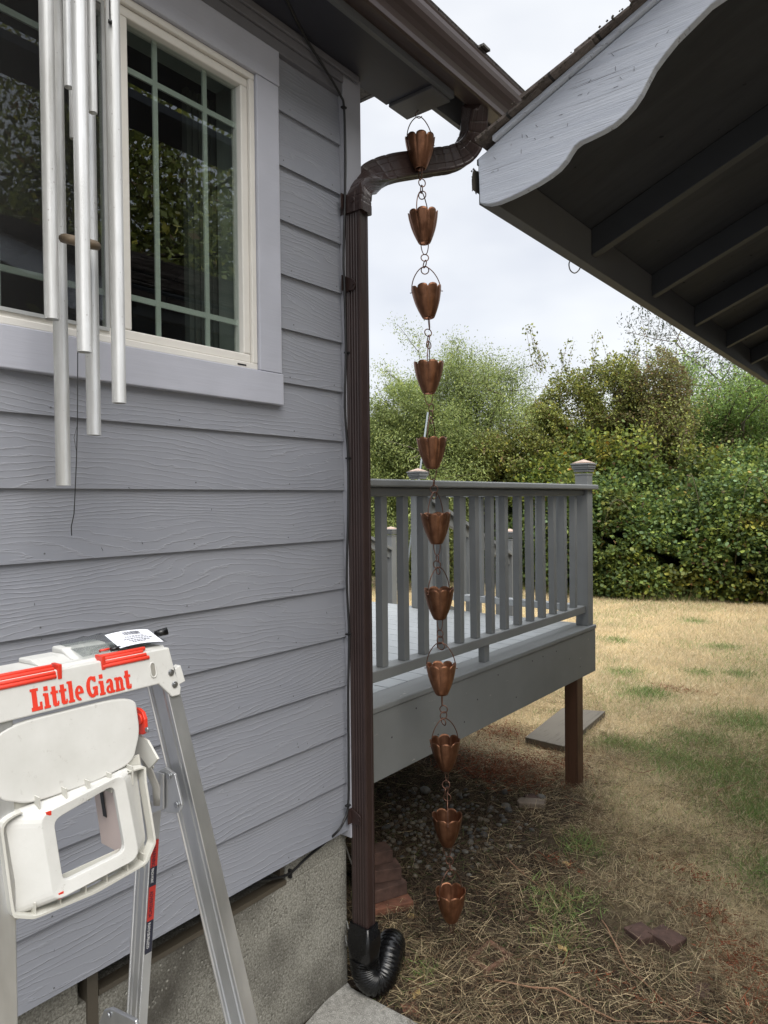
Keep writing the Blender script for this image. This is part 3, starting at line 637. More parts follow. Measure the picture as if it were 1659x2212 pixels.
# ---- black drain fitting and corrugated pipe
M_black = speck('black_polyethylene', (.004, .004, .0045), .27, .2, 12, .05, spec=.5)
drain = empty('drain_pipe', (-1.677, 1.985, GZ), 'black corrugated drain pipe curling away from the brown downspout', 'drain pipe')
def rr(w, d, r, n=5):
    o = []
    for cx_, cy_, a0 in ((w/2-r, d/2-r, 0), (-w/2+r, d/2-r, 90), (-w/2+r, -d/2+r, 180), (w/2-r, -d/2+r, 270)):
        for i in range(n+1): a = R(a0+90*i/n); o.append((cx_+r*math.cos(a), cy_+r*math.sin(a)))
    return o
st = [(-1.560, .092, .066, .01), (-1.585, .094, .067, .01), (-1.590, .104, .080, .012), (-1.640, .108, .084, .014), (-1.655, .108, .092, .030), (-1.71, .106, .102, .049)]
m = MB(); m.sweep([c0+Vector((0, 0, a[0])) for a in st], [(AX, BX)]*len(st), [rr(a[1], a[2], a[3]) for a in st], True, True)
for i in range(7):
    m.box(-1.718+i*.0125, -1.714+i*.0125, 1.944, 1.949, -1.628, -1.612)
m.build('adapter', M_black, drain)
pp = catmull([(-1.677, 1.985, -1.68), (-1.676, 1.988, -1.72), (-1.668, 1.994, -1.755), (-1.652, 2.010, -1.778), (-1.636, 2.036, -1.774), (-1.634, 2.062, -1.748), (-1.650, 2.100, -1.722), (-1.680, 2.150, -1.728), (-1.712, 2.195, -1.77), (-1.735, 2.22, -1.86)], 12)
m = MB(); m.tube(pp, [.0535+.0030*math.sin(i*2.1) for i in range(len(pp))], 20); m.build('corrugated_hose', M_black, drain)
m = MB().tube(catmull([(-1.78, 2.0, -1.60), (-1.76, 1.985, -1.59), (-1.735, 1.965, -1.61), (-1.74, 1.962, -1.66), (-1.755, 1.97, -1.63)], 6), .0028, 6)
m.build('wire', speck('grey_wire', (.2, .2, .19), .5), drain)

# ================================================================== GARAGE ROOF ON THE RIGHT
gar = empty('garage', (-.94, 1.58, GZ), 'grey garage roof corner with open rafters and a scalloped barge board', 'garage')
t = NT('weathered_barge_paint'); RK = (0, math.atan(.44), 0)
g1_ = t.noise(t.map((1.2, 10, 60), rot=RK), 1.0, 5, .65, .5); g2_ = t.noise(t.map((5, 30, 300), rot=RK), 1.0, 4, .7, .3); g3_ = t.noise(t.map(), 90, 3, .6)
cr_ = t.ramp(g2_, [(.37, (1, 1, 1)), (.41, (0, 0, 0))]); sl_ = t.ramp(t.noise(t.map((3, 5, 12), rot=RK), 1.0, 3, .6), [(.42, (0, 0, 0)), (.6, (1, 1, 1))])
c = t.mixc(t.ramp(g1_, [(.3, (0, 0, 0)), (.7, (1, 1, 1))]), (.42, .45, .515), (.52, .55, .61)); c = t.mixc(t.math('MULTIPLY', t.math('MULTIPLY', cr_, sl_), .85), c, (.12, .12, .13))
M_barge = t.fin(c, .7, t.bump(t.math('ADD', g2_, t.math('MULTIPLY', g3_, .3)), .7, .003))
ob_ = [(-.50, 2.05), (-.22, 1.2)]
M_raft = painted_wood('shaded_rafter_paint', (.026, .028, .032), 'X', strength=.3)  # paint taken far below the trim colour to imitate shade under the roof
M_efas = painted_wood('eave_fascia_paint', (.085, .083, .080), 'Y', strength=.3)
SL = .435; BY = 1.58
def rz_(x): return .862+SL*(x+.94)
def rt_(x): return .885+SL*(x+.883)+.014            # underside of the roof boards
top = [(-.928, .862), (-.883, .885)]+[(x, .885+.435*(x+.883)) for x in (-.8, -.68, -.57, -.46, -.2, .2, 1.0, 1.9)]
bot = [(-.924, .750), (-.90, .741), (-.873, .739), (-.835, .743), (-.803, .748), (-.765, .756), (-.735, .765), (-.712, .775), (-.693, .790), (-.682, .804), (-.672, .815), (-.658, .821), (-.640, .823), (-.606, .828), (-.580, .834), (-.556, .846), (-.535, .862), (-.518, .881), (-.505, .902), (-.490, .925), (-.470, .945), (-.445, .967), (-.408, .990), (-.377, 1.01), (-.2, 1.06), (0, 1.15), (.3, 1.28), (1.9, 1.98)]
m = MB(); m.prism([(x, BY, z) for x, z in bot]+[(x, BY, z) for x, z in top[::-1]], (0, .022, 0)); m.build('barge_board', M_barge, gar, bevel=.0025)
m = MB(); m.prism([(-.880, BY-.013, .889), (2.0, BY-.013, .893+.435*2.88-.006), (2.0, BY-.013, .901+.435*2.88), (-.880, BY-.013, .901)], (0, .05, 0)); m.build('drip_trim', M_barge, gar, bevel=.002)
m = MB(); m.prism([(-.940, BY+.023, .757), (-.903, BY+.023, .757), (-.903, BY+.023, .875), (-.940, BY+.023, .860)], (0, 6.2, 0)); m.build('eave_board', M_efas, gar, bevel=.002)
for i in range(10):
    y0 = 2.255+.612*i
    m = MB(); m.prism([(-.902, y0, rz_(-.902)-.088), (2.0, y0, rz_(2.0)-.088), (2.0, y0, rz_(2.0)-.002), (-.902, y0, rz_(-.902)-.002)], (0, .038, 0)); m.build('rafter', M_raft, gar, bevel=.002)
t = NT('shaded_plywood_paint'); n1 = t.noise(t.map((2, 8, 2)), 1.5, 5, .6, .8); c = t.mixc(t.ramp(n1, [(.35, (0, 0, 0)), (.7, (1, 1, 1))]), (.018, .019, .022), (.032, .033, .037)); M_ply = t.fin(c, .75, t.bump(n1, .5, .004))  # underside shade is put into the plywood colour too
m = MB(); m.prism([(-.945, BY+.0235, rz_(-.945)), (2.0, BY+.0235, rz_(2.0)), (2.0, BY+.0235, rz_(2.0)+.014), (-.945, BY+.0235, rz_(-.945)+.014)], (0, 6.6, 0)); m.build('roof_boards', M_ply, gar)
M_shing2 = shingle_mat('mossy_brown_shingles', (.085, .068, .058), (.14, .115, .10))
sh = MB()
rw = 0; x = -.905
while x < 2.0:                                           # overlapping courses climbing the slope
    z = rt_(x); x2 = min(x+.16, 2.02); z2 = rt_(x2); y = BY-.028
    yy = y+rnd.uniform(-.012, 0)
    while yy < 8.2:
        w = rnd.uniform(.24, .33); h = rnd.uniform(.009, .016)
        sh.prism([(x-.012, yy, z+h*.1), (x2, yy, z2-.001), (x2, yy, z2+.003), (x-.012-rnd.uniform(0, .006), yy, z+h*.6+.003)], (0, w-.004, 0)); yy += w
    x += .13
roof2 = sh.build('roof', M_shing2, gar)
m = MB(); m.prism([(2.05, BY-.03, rz_(2.0)+.03), (5.2, BY-.03, rz_(2.0)-1.35), (5.2, BY-.03, rz_(2.0)-1.38), (2.05, BY-.03, rz_(2.0)+.0)], (0, 8, 0)); m.build('far_roof_slope', M_shing2, gar)
m = MB()                                                  # moss crumbs and grit on the shingle edge
for i in range(420):
    x = -.915+rnd.random()**.8*1.0; z = rt_(x)+rnd.uniform(.002, .013); y = BY-.030+rnd.uniform(-.010, .012); r = rnd.uniform(.0015, .0045)
    m.add([(x-r, y, z), (x+r, y, z), (x, y-r, z), (x, y+r, z), (x, y, z+r), (x, y, z-r)], [(0, 2, 4), (2, 1, 4), (1, 3, 4), (3, 0, 4), (2, 0, 5), (1, 2, 5), (3, 1, 5), (0, 3, 5)])
m.prism([(-.9415, BY+.003, .786), (-.9415, BY+.003, .842), (-.946, BY+.003, .836), (-.949, BY+.003, .815), (-.948, BY+.003, .792)], (0, .06, 0))
for i in range(40):
    z = rnd.uniform(.785, .845); x = -.945+rnd.uniform(-.003, .001)
    r = rnd.uniform(.0015, .0035); y = BY+rnd.uniform(.0, .03); m.add([(x-r, y, z), (x+r, y, z), (x, y-r, z), (x, y+r, z), (x, y, z+r), (x, y, z-r)], [(0, 2, 4), (2, 1, 4), (1, 3, 4), (3, 0, 4), (2, 0, 5), (1, 2, 5), (3, 1, 5), (0, 3, 5)])
mo = m.build('moss', speck('dry_roof_moss', (.045, .038, .028), .95, .4, 60), gar); mo['kind'] = 'stuff'
m = MB(); m.box(.62, .68, 2.2, 8.0, GZ, 1.45); m.build('wall', SIDC, gar)
for xa, xb_ in ((-.47, -.215), (-.92, -.565)):  # out-of-view boards added for the dark bands mirrored in the window
    m = MB(); m.box(xa, xb_, .9, 2.7, 1.92, 1.96); m.build('unseen_overhead_board', M_raft, gar)
m = MB(); m.box(-.22, -.13, .95, 1.04, GZ, 1.919) if False else m.box(-.93, .70, .84, .899, 1.90, 1.99); m.box(.62, .68, .84, .899, GZ, 1.899); m.build('unseen_overhead_beam', M_raft, gar)  # added support for the unseen mirrored boards
m = MB(); m.box(-.9445, -.9412, BY+.03, BY+.7, .80, .858); m.build('drip_edge', M_shing2, gar)
m = MB()
for i in range(70):
    x = rnd.uniform(-.88, .1); y = rnd.uniform(1.62, 4.5); z = rz_(x)-.001; q = rnd.uniform(.002, .006); m.tube([(x-q, y-q*.4, z), (x, y, z-.001), (x+q, y+rnd.uniform(-q, q), z)], rnd.uniform(.0008, .002), 4)
for i in range(22):
    x = rnd.uniform(-.91, -.45); k_ = (x+.91)/.5; z = .79+.40*(x+.91)+rnd.uniform(-.02, .06); a = rnd.choice((0, 1.57, .8, 2.2)); l = rnd.uniform(.003, .012); m.tube([(x, BY-.0012, z), (x+l*math.cos(a), BY-.0012, z+l*math.sin(a))], .0004, 4)
m.build('debris_specks', M_dark, gar)['kind'] = 'stuff'
# hooks under the eave
M_hook = speck('galvanised_hook_wire', (.30, .29, .27), .4, .2, 30, .1, metal=.8)
def hook(px, py, s, lab):
    q = on(px, py, 'x', -.94); p = Vector((q.x, q.y, q.z))
    P = []
    for i in range(18):
        a = math.pi*(i/17); P.append(p+Vector((0, -.030*s-.016*s*math.cos(a)*-1-.016*s, -.022*s-.018*s*math.sin(a))))
    hd = Vector((-.80, -.60, 0)); P = [p+hd*(a*s)+Vector((0, 0, b*s)) for a, b in ((-.010, .010), (.006, -.004), (.016, -.022), (.028, -.030), (.040, -.022), (.044, -.004), (.038, .012))]
    tag(MB().tube(catmull(P, 6), .0019*s, 6).build('wire_hook', M_hook, origin=p), lab, 'hook')
hook(1262, 567, 1.15, 'bent wire hook under the garage eave, nearest the barge board')
hook(1535, 742, 1.3, 'bent wire hook farther along the garage eave against the trees')

# ================================================================== RAIN CHAIN
top_p = Vector((-1.641, 2.335, 1.556)); bot_p = Vector((-1.520, 2.335, -1.595)); dv = (bot_p-top_p).normalized()
chain = empty('rain_chain', top_p, 'copper rain chain of eleven scalloped cups hanging beside the downspout', 'rain chain')
chain.rotation_euler = Vector((0, 0, -1)).rotation_difference(dv).to_euler()
t = NT('aged_copper'); v = t.map(); a = t.noise(v, 30, 5, .6); b = t.noise(t.map((60, 60, 9)), 1.0, 4, .6)
c = t.mixc(t.ramp(a, [(.3, (0, 0, 0)), (.7, (1, 1, 1))]), (.19, .085, .046), (.34, .165, .092)); c = t.mixc(t.ramp(b, [(.40, (0, 0, 0)), (.60, (1, 1, 1))]), t.mixc(.5, c, (.13, .06, .035)), c)
oi = t.n('ShaderNodeObjectInfo'); hv = t.n('ShaderNodeHueSaturation'); t.l(t.math('MULTIPLY_ADD', oi.outputs['Random'], .6, .65), hv.inputs['Value']); t.l(c, hv.inputs['Color'])
M_cop = t.fin(hv.outputs[0], t.math('MULTIPLY_ADD', a, .25, .30), t.bump(b, .12, .0006), .85)
t = NT('copper_wire'); M_copw = t.fin((.16, .085, .06), .38, None, .85)
nt_, nh = 96, 16; cupv = []; HH = .118
for j in range(nh+1):
    h = j/nh; rr_ = .0235+.0315*math.sin(min(1, h*1.05)*math.pi/2)**.9+.0035*h*h
    for i in range(nt_):
        a = 2*math.pi*i/nt_; pet = abs(math.sin(4*a)); w = min(1, h*1.6)
        r = rr_*(1-.055*w*(1-pet)**3)*(1+.03*max(0, h-.7)/.3)
        z = -HH+HH*h*(1+0*pet); 
        if h > .55: z += (h-.55)/.45*(.013*(pet**.5)-.008)
        cupv.append((r*math.cos(a), r*math.sin(a), z))
cupf = [(j*nt_+i, j*nt_+(i+1) % nt_, (j+1)*nt_+(i+1) % nt_, (j+1)*nt_+i) for j in range(nh) for i in range(nt_)]
# small collar turned in at the bottom
k0 = len(cupv)
for i in range(nt_): a = 2*math.pi*i/nt_; cupv.append((.0205*math.cos(a), .0205*math.sin(a), -HH-.002))
cupf += [(k0+i, k0+(i+1) % nt_, (i+1) % nt_, i) for i in range(nt_)]
m = MB(); m.add(cupv, cupf, True); cup0 = m.build('cup', M_cop); s_ = cup0.modifiers.new('sheet', 'SOLIDIFY'); s_.thickness = .0011
hp = [(0.0595*math.cos(a)**1 if True else 0, 0, 0) for a in ()]
arch = []
for i in range(25):
    a = math.pi*i/24; arch.append((.058*math.cos(a)*(1-.25*math.sin(a)**2), 0, -.012+.100*math.sin(a)**.9))
m = MB(); m.tube([(.066, 0, -.014), (.058, 0, -.014)]+arch[1:-1]+[(-.058, 0, -.014), (-.066, 0, -.014)], .0021, 6); hand0 = m.build('handle', M_copw, None); hand0.parent = cup0
m = MB(); U = [(0, .0165, -HH+.012), (0, .015, -HH-.018), (0, .0085, -HH-.040), (0, 0, -HH-.046), (0, -.0085, -HH-.040), (0, -.015, -HH-.018), (0, -.0165, -HH+.012)]
m.tube(catmull(U, 5), .0019, 6); loop0 = m.build('loop', M_copw, None); loop0.parent = cup0
rg = MB().tube([(.0150*math.cos(2*math.pi*i/24), 0, .0150*math.sin(2*math.pi*i/24)) for i in range(24)], .0022, 7, closed=True); ring0 = rg.build('ring', M_copw)
pitch = (bot_p-top_p).length
rim_d = [.122+.2985*i for i in range(11)]
def put(o, par, loc, rot): 
    o.parent = par; o.location = loc; o.rotation_euler = rot
rots = [25, 62, 3, 82, 70, 55, 40, -12, 20, 88, 35]
rn = random.Random(5)
for i, dd in enumerate(rim_d):
    if i == 0: c_, h_, l_ = cup0, hand0, loop0
    else:
        c_, h_, l_ = cup0.copy(), hand0.copy(), loop0.copy()
        for q in (c_, h_, l_): sc.collection.objects.link(q)
        h_.parent = c_; l_.parent = c_
    put(c_, chain, (rn.uniform(-.003, .003), 0, -dd), (rn.uniform(-.04, .04), rn.uniform(-.04, .04), R(rots[i]+38.2)))
    if i < 10:
        for k in range(3):
            o = ring0 if (i == 0 and k == 0) else ring0.copy()
            if o is not ring0: sc.collection.objects.link(o)
            put(o, chain, (rn.uniform(-.002, .002), 0, -dd-HH-.058-k*.0245), (rn.uniform(-.2, .2), 0, R(38.2+(k % 2)*75+rn.uniform(-30, 30)+i*20)))
m = MB(); m.tube(catmull([(0, 0, .02), (0, 0, -.006), (-.010, -.006, -.018), (-.010, -.006, -.032), (.002, 0, -.040), (.012, .004, -.034)], 6), .0017, 6); o = m.build('hook', M_copw); o.parent = chain
m = MB(); m.tube([(0, .004, -.122-.2985*10-HH+.01), (0, .004, -.122-.2985*10-HH-.03)], .0014, 6); m.tube([(0.004, -.004, -.122-.2985*10-HH+.01), (0.004, -.004, -.122-.2985*10-HH-.028)], .0014, 6); o = m.build('tail', M_copw); o.parent = chain

# ================================================================== WIND CHIME
M_tube = speck('weathered_chime_tube', (.60, .595, .58), .48, .12, 16, .1, .0006, .55)
tt = M_tube.node_tree
ct = NT('weathered_chime_metal'); v = ct.map(); sp1 = ct.n('ShaderNodeTexVoronoi'); sp1.inputs['Scale'].default_value = 75; ct.l(v, sp1.inputs['Vector']); n2 = ct.noise(v, 13, 5, .7); n3 = ct.noise(ct.map((20, 20, 3)), 1, 4, .6)
dots = ct.ramp(sp1.outputs['Distance'], [(.07, (0, 0, 0)), (.13, (1, 1, 1))]); dots = ct.math('MAXIMUM', dots, ct.ramp(n2, [(.50, (1, 1, 1)), (.56, (0, 0, 0))]))
c = ct.mixc(ct.ramp(n3, [(.35, (0, 0, 0)), (.65, (1, 1, 1))]), (.34, .335, .315), (.50, .50, .49)); c = ct.mixc(dots, (.20, .18, .16), c)
M_chime = ct.fin(c, .38, None, .5)
chime = empty('wind_chime', (-1.43, .79, 1.50), 'silver metal tube wind chime hanging in front of the window', 'wind chime')
def ctube(px, pyb, depth, rpx, topz, lean=True):
    p = ray(px, pyb)*depth; r = rpx*depth/1533/2; m = MB(); n = 24
    m.tube([(p.x, p.y, p.z), (p.x, p.y, topz)], r, n, caps=False); m.tube([(p.x, p.y, p.z), (p.x, p.y, topz)], r*.82, n, caps=False)
    k = len(m.v); 
    m.f += [(i, (i+1) % n, 2*n+(i+1) % n, 2*n+i) for i in range(n)]; m.sm += [False]*n
    m.f += [(n+i, n+(i+1) % n, 3*n+(i+1) % n, 3*n+i) for i in range(n)]; m.sm += [False]*n
    o = m.build('tube', M_chime, chime)
    s = MB().tube([(p.x, p.y, topz-.03), (-1.43+(p.x+1.43)*.8, .79+(p.y-.79)*.8, 1.36)], .0012, 5).build('string', M_cable, o)
ctube(112, 690, 1.44, 30, 1.12); ctube(137, 1049, 1.60, 30, 1.18); ctube(182.5, 761, 1.40, 30, 1.14); ctube(203, 940, 1.58, 29, 1.20); ctube(257.5, 871, 1.47, 29, 1.16)
ctube(149, 189, 1.42, 19, 1.15); ctube(201, 244, 1.46, 18, 1.16); ctube(158, 300, 1.60, 14, 1.17)
m = MB().disc((-1.43, .79, 1.355), (0, 0, 1), .075, .018, 32); m.tube([(-1.43, .79, 1.37), (-1.44, .79, 1.56)], .002, 6); m.build('hanger', speck('weathered_brown_wood', (.12, .085, .05), .7, .3, 30), chime)
pd = ray(173, 522)*1.50; nd = Vector((.32, -.05, 1)).normalized()
m = MB(); a_ = nd; m.tube([pd-a_*.010, pd-a_*.009, pd-a_*.004, pd+a_*.002, pd+a_*.007, pd+a_*.009], [.034, .038, .0415, .0415, .037, .032], 32); m.build('striker', speck('striker_wood', (.13, .095, .06), .6, .35, 30, .3), chime)
sp_ = [ray(168, 690)*1.48, ray(167.5, 900)*1.48, ray(165, 1000)*1.48, ray(160, 1110)*1.48, ray(154, 1138)*1.48, ray(155, 1157)*1.48]
m = MB(); m.tube([pd+Vector((0, 0, .9)), pd], .0012, 5); m.tube([pd]+sp_, .0011, 5); m.tube([ray(168, 915)*1.48, ray(160, 945)*1.48, ray(165, 975)*1.48], .0005, 4); m.build('cord', M_cable, chime)
p5 = ray(238, 50)*1.44; m = MB(); m.tube([ray(235, -60)*1.44, p5], .0013, 5); m.disc(p5, (0, 0, 1), .004, .006, 8); m.build('knot', M_cable, chime)

# ================================================================== STEP LADDER  (drawn at LS times the working size)
LS = 1.2
def LP(y, z, off=0.0): return Vector((-.847+.22*(-.27-z)+off, y, z))
def lb(m, name, mat, par, **k):
    m.v = [tuple(q*LS for q in v) for v in m.v]; return m.build(name, mat, par, **k)
ladder = empty('step_ladder', (-.85*LS, .47*LS, GZ), 'aluminium step ladder with a white plastic top and tray by the wall', 'ladder')
t = NT('white_plastic'); a = t.noise(t.map(), 9, 5, .65); b = t.noise(t.map(), 260, 2, .5)
c = t.mixc(t.ramp(a, [(.3, (0, 0, 0)), (.7, (1, 1, 1))]), (.49, .485, .455), (.58, .575, .55)); gr_ = t.noise(t.map((14, 55, 55)), 1.0, 6, .8); c = t.mixc(t.math('MULTIPLY', t.ramp(gr_, [(.60, (0, 0, 0)), (.68, (1, 1, 1))]), .5), c, (.30, .28, .25)); M_wp = t.fin(c, .5, t.bump(b, .12, .0005), 0, .4)
M_wp2 = speck('ivory_plastic', (.52, .51, .46), .5, .08, 8, .05)
M_pink = speck('pinkish_plastic', (.62, .52, .49), .55, .05, 5, .03)
M_red = speck('red_plastic', (.62, .040, .020), .4, .1, 8, .03)
t = NT('brushed_aluminium'); a = t.noise(t.map((5, 5, 1.2)), 2.0, 5, .6); b = t.noise(t.map((220, 220, 3)), 1.0, 3, .5)
c = t.mixc(t.ramp(a, [(.35, (0, 0, 0)), (.65, (1, 1, 1))]), (.46, .47, .485), (.66, .665, .67)); M_al = t.fin(c, t.math('MULTIPLY_ADD', a, .35, .17), t.bump(b, .10, .0005), .85)
M_steel = speck('zinc_steel', (.42, .43, .44), .3, .15, 60, .1, metal=.9)
def channel(p0, p1, side, web, fl, xdir=1):
    """U channel from p0 to p1 (front outer corner of the web); flanges point away (side = +1 / -1 along Y)"""
    p0, p1 = Vector(p0), Vector(p1); m = MB(); th = .0022; T = (p1-p0).normalized(); Yd = Vector((0, side, 0)); Yd = (Yd-T*Yd.dot(T)).normalized(); Xd = Yd.cross(T)
    if Xd.x < 0: Xd = -Xd
    w = web
    pr = [(0, 0), (fl, 0), (fl+.0008, -.002), (fl, -.004), (fl-.002, -.0022), (th, -.0025), (th, -.008), (th-.0008, -.010), (th, -.012), (th, -w+.012), (th-.0008, -w+.010), (th, -w+.008), (th, -w+.0025), (fl-.002, -w+.0022), (fl, -w+.004), (fl+.0008, -w+.002), (fl, -w),
          (0, -w), (-.0016, -w+.0005), (-.0016, -w+.0022), (0, -w+.003), (0, -w+.008), (.0012, -w+.010), (0, -w+.012), (0, -.012), (.0012, -.010), (0, -.008), (0, -.003), (-.0012, -.002), (-.0008, -.0004)]
    pr = [(a, b) for a, b in pr]
    m.sweep([p0, p1], [(Yd, Xd)]*2, [pr, pr], True, False); return m
def lo(m, name, mat, par, **k): return lb(m, name, mat, par, **k)
Zf = GZ/LS
def fr_pt(y0, sy, z): return LP(y0+sy*(-.27-z), z)
rails = []
for y0, sy, sd_ in ((.587, .104, 1), (.375, -.100, -1)):
    a, b = fr_pt(y0, sy, -.235), fr_pt(y0, sy, Zf+.02)
    r_ = lo(channel(a, b, sd_, .046, .019), 'front_rail', M_al, ladder); rails.append((y0, sy, sd_))
    m = MB(); q = fr_pt(y0, sy, Zf); m.box(q.x-.05, q.x+.004, q.y-.004 if sd_ > 0 else q.y-.022, q.y+.022 if sd_ > 0 else q.y+.004, Zf, Zf+.03); lb(m, 'foot', speck('rubber_foot', (.03, .03, .03), .8), r_, bevel=.002)
def rear_pt(y0, sy, z): return Vector((-.897-.215*(-.44-z), y0+sy*(-.44-z), z))
for y0, sy, sd_ in ((.592, .06, 1), (.372, -.06, -1)):
    a, b = rear_pt(y0, sy, -.44), rear_pt(y0, sy, Zf+.02)
    r2_ = lo(channel(a, b, sd_, .034, .014), 'rear_rail', M_al, ladder)
    m = MB(); q = rear_pt(y0, sy, Zf); m.box(q.x-.038, q.x+.004, q.y-.004 if sd_ > 0 else q.y-.018, q.y+.018 if sd_ > 0 else q.y+.004, Zf, Zf+.03); lb(m, 'foot', speck('rubber_foot', (.03, .03, .03), .8), r2_, bevel=.002)
    if sd_ > 0: rear_r = r2_
for z in (-.79, -1.05, -1.30):                                     # steps
    a, b = fr_pt(.587, .104, z), fr_pt(.375, -.100, z); m = MB(); m.box(a.x-.05, a.x-.002, b.y+.001, a.y-.001, z-.006, z+.006); m.box(a.x-.006, a.x-.002, b.y+.001, a.y-.001, z-.022, z-.006)
    for i in range(5): m.box(a.x-.047+i*.009, a.x-.044+i*.009, b.y+.002, a.y-.002, z+.0061, z+.0078)
    lb(m, 'step', M_al, ladder, bevel=.001)
for z in (-.97, -1.3): 
    a, b = rear_pt(.592, .06, z), rear_pt(.372, -.06, z); m = MB(); m.box(a.x-.022, a.x-.006, b.y+.001, a.y-.001, z-.008, z+.008); lb(m, 'rear_brace', M_al, ladder, bevel=.001)
# corner plate low on the rear rail, seen at the bottom of the picture
p = on(230, 2195, 'y', .57); m = MB(); m.prism([on(212, 2212, 'y', .575), on(300, 2240, 'y', .575), on(292, 2205, 'y', .575), on(238, 2178, 'y', .575), on(224, 2182, 'y', .575)], (0, .006, 0)); bp = lb(m, 'brace_plate', M_al, ladder, bevel=.002)
m = MB().disc(on(236, 2192, 'y', .5745), (0, -1, 0), .004, .003, 10); lb(m, 'bolt', M_steel, bp)
# sticker on the rear rail flange
sticker = None
def rear_face(u, z):      # u 0..1 across the +X flange of the right rear rail
    q = rear_pt(.592, .06, z); return Vector((q.x+.0006, q.y+.0015+u*.0115, z))
zsx = (-.497, -.540, -.572, -.630, -.686)
M_navy = speck('navy_label_film', (.012, .014, .035), .35, .05, 5, .02); M_redl = speck('red_label_film', (.55, .03, .02), .35, .05, 5, .02); M_white = speck('white_print', (.75, .75, .75), .5, .03, 5, .02)
for i in range(4):
    m = MB(); a, b = zsx[i], zsx[i+1]; m.prism([rear_face(0, a), rear_face(1, a), rear_face(1, b), rear_face(0, b)], (.0005, 0, 0)); s1 = lb(m, 'warning_label', M_redl if i % 2 == 0 else M_navy, rear_r)
def text_mesh(txt, size, ext, name, mat, par, origin, xd, yd, sx=1.0, offset=0.0, scale=LS):
    """flat lettering laid with its baseline along xd and its up along yd"""
    cu = bpy.data.curves.new(name, 'FONT'); cu.body = txt; cu.size = size; cu.extrude = ext; cu.offset = offset; cu.align_x = 'LEFT'
    o = bpy.data.objects.new(name, cu); sc.collection.objects.link(o); bpy.context.view_layer.update()
    me = bpy.data.meshes.new_from_object(o.evaluated_get(bpy.context.evaluated_depsgraph_get())); bpy.data.objects.remove(o)
    xd, yd = Vector(xd).normalized(), Vector(yd).normalized(); zd = xd.cross(yd)
    M = Matrix(((xd.x*sx, yd.x, zd.x, origin[0]), (xd.y*sx, yd.y, zd.y, origin[1]), (xd.z*sx, yd.z, zd.z, origin[2]), (0, 0, 0, 1)))
    me.transform(M); me.transform(Matrix.Scale(scale, 4)); me.name = name; me.materials.clear(); return link(name, me, mat, par)
dn = (rear_face(.5, -.6)-rear_face(.5, -.5)).normalized()
for txt, z0, z1, sz, mt in (('WARNING', -.505, -.538, .0085, M_navy), ('PINCH POINT', -.542, -.570, .0062, M_white), ('ADVERTENCIA', -.580, -.628, .0085, M_navy), ('PUNTO DE PELLIZCO', -.633, -.684, .0062, M_white)):
    yd = Vector((0, 1, 0)); yd = (yd-dn*yd.dot(dn)).normalized(); ln = len(txt)*sz*.64; og = rear_face(.15, z0)+Vector((.0008, 0, 0))
    text_mesh(txt, sz, .0001, 'label_text', mt, rear_r, og, dn, yd, sx=(z0-z1)/ln)
# spreader bracket
def YP(px, py, y): return on(px, py, 'y', y)
m = MB(); m.prism([YP(x, y, .5865) for x, y in [(338, 1668), (362, 1656), (382, 1671), (398, 1737), (391, 1754), (372, 1755), (352, 1748), (346, 1715)]], (0, -.004, 0)); br = lb(m, 'spreader_bracket', M_al, ladder, bevel=.001)
for q in ((366, 1676), (383, 1738)):
    m = MB().disc(YP(*q, .5825), (0, -1, 0), .0042, .003, 14); m.disc(YP(*q, .5795), (0, -1, 0), .0024, .0012, 6); lb(m, 'bolt', M_steel, br)
m = MB(); m.prism([YP(x, y, .578) for x, y in [(312, 1700), (322, 1686), (338, 1668), (352, 1672), (352, 1748), (330, 1757), (312, 1745)]], (0, .003, 0)); lb(m, 'rail_hinge', M_al, ladder, bevel=.001)
m = MB(); m.tube([YP(300, 1618, .56), YP(318, 1655, .565), YP(337, 1700, .575), YP(340, 1740, .577)], .0065, 8, flat=.25); lb(m, 'spreader_strap', speck('grey_strap_metal', (.5, .49, .46), .35, .1, 10, .05, metal=.5), ladder)
for q in ((332, 1722), (322, 1738)):
    m = MB().disc(YP(*q, .5775), (0, -1, 0), .004, .003, 12); lb(m, 'bolt', M_steel, br)
# ---- white top
FX = .004
def capprism(m, pts, off=0.0, th=-.010):
    m.prism([LP(y, z, off) for y, z in pts], (th, 0, 0))
cap = MB()
capprism(cap, [(.343, -.2515), (.572, -.2505), (.590, -.2715), (.603, -.2715), (.606, -.262), (.600, -.240), (.596, -.205), (.343, -.205)], FX, -.008)
capo = lb(cap, 'top_cap', M_wp, ladder, bevel=.0022)
m = MB(); yL, yR = .343, .595                                    # deck of the cap, front bevel, raised tray rim
xf = LP(.4, -.205).x+FX; xb = xf-.088
m.prism([(xf-.0075, yL, -.2062), (xf-.013, yL, -.2025), (xb+.004, yL, -.2055), (xb, yL, -.210), (xb, yL, -.246), (xb+.005, yL, -.246), (xb+.005, yL, -.212), (xf-.014, yL, -.210)], (0, yR-yL, 0))
m.prism([(xf-.0075, yR-.004, -.2505), (xf-.0075, yR-.004, -.2065), (xb+.008, yR-.004, -.2125), (xb+.008, yR-.004, -.246)], (0, .0035, 0))
lb(m, 'cap_deck', M_wp, capo, bevel=.002)
m = MB()
m.prism([(xf-.020, .425, -.2035), (xb+.006, .425, -.2055), (xb+.006, .425, -.199), (xf-.050, .425, -.1975)], (0, .044, 0)); m.prism([(xf-.030, .470, -.2035), (xb+.004, .470, -.2055), (xb+.004, .470, -.192), (xf-.058, .470, -.1925)], (0, .062, 0)); m.prism([(xf-.030, .5325, -.2035), (xb+.004, .5325, -.2055), (xb+.004, .5325, -.2005), (xf-.046, .5325, -.2)], (0, .060, 0))
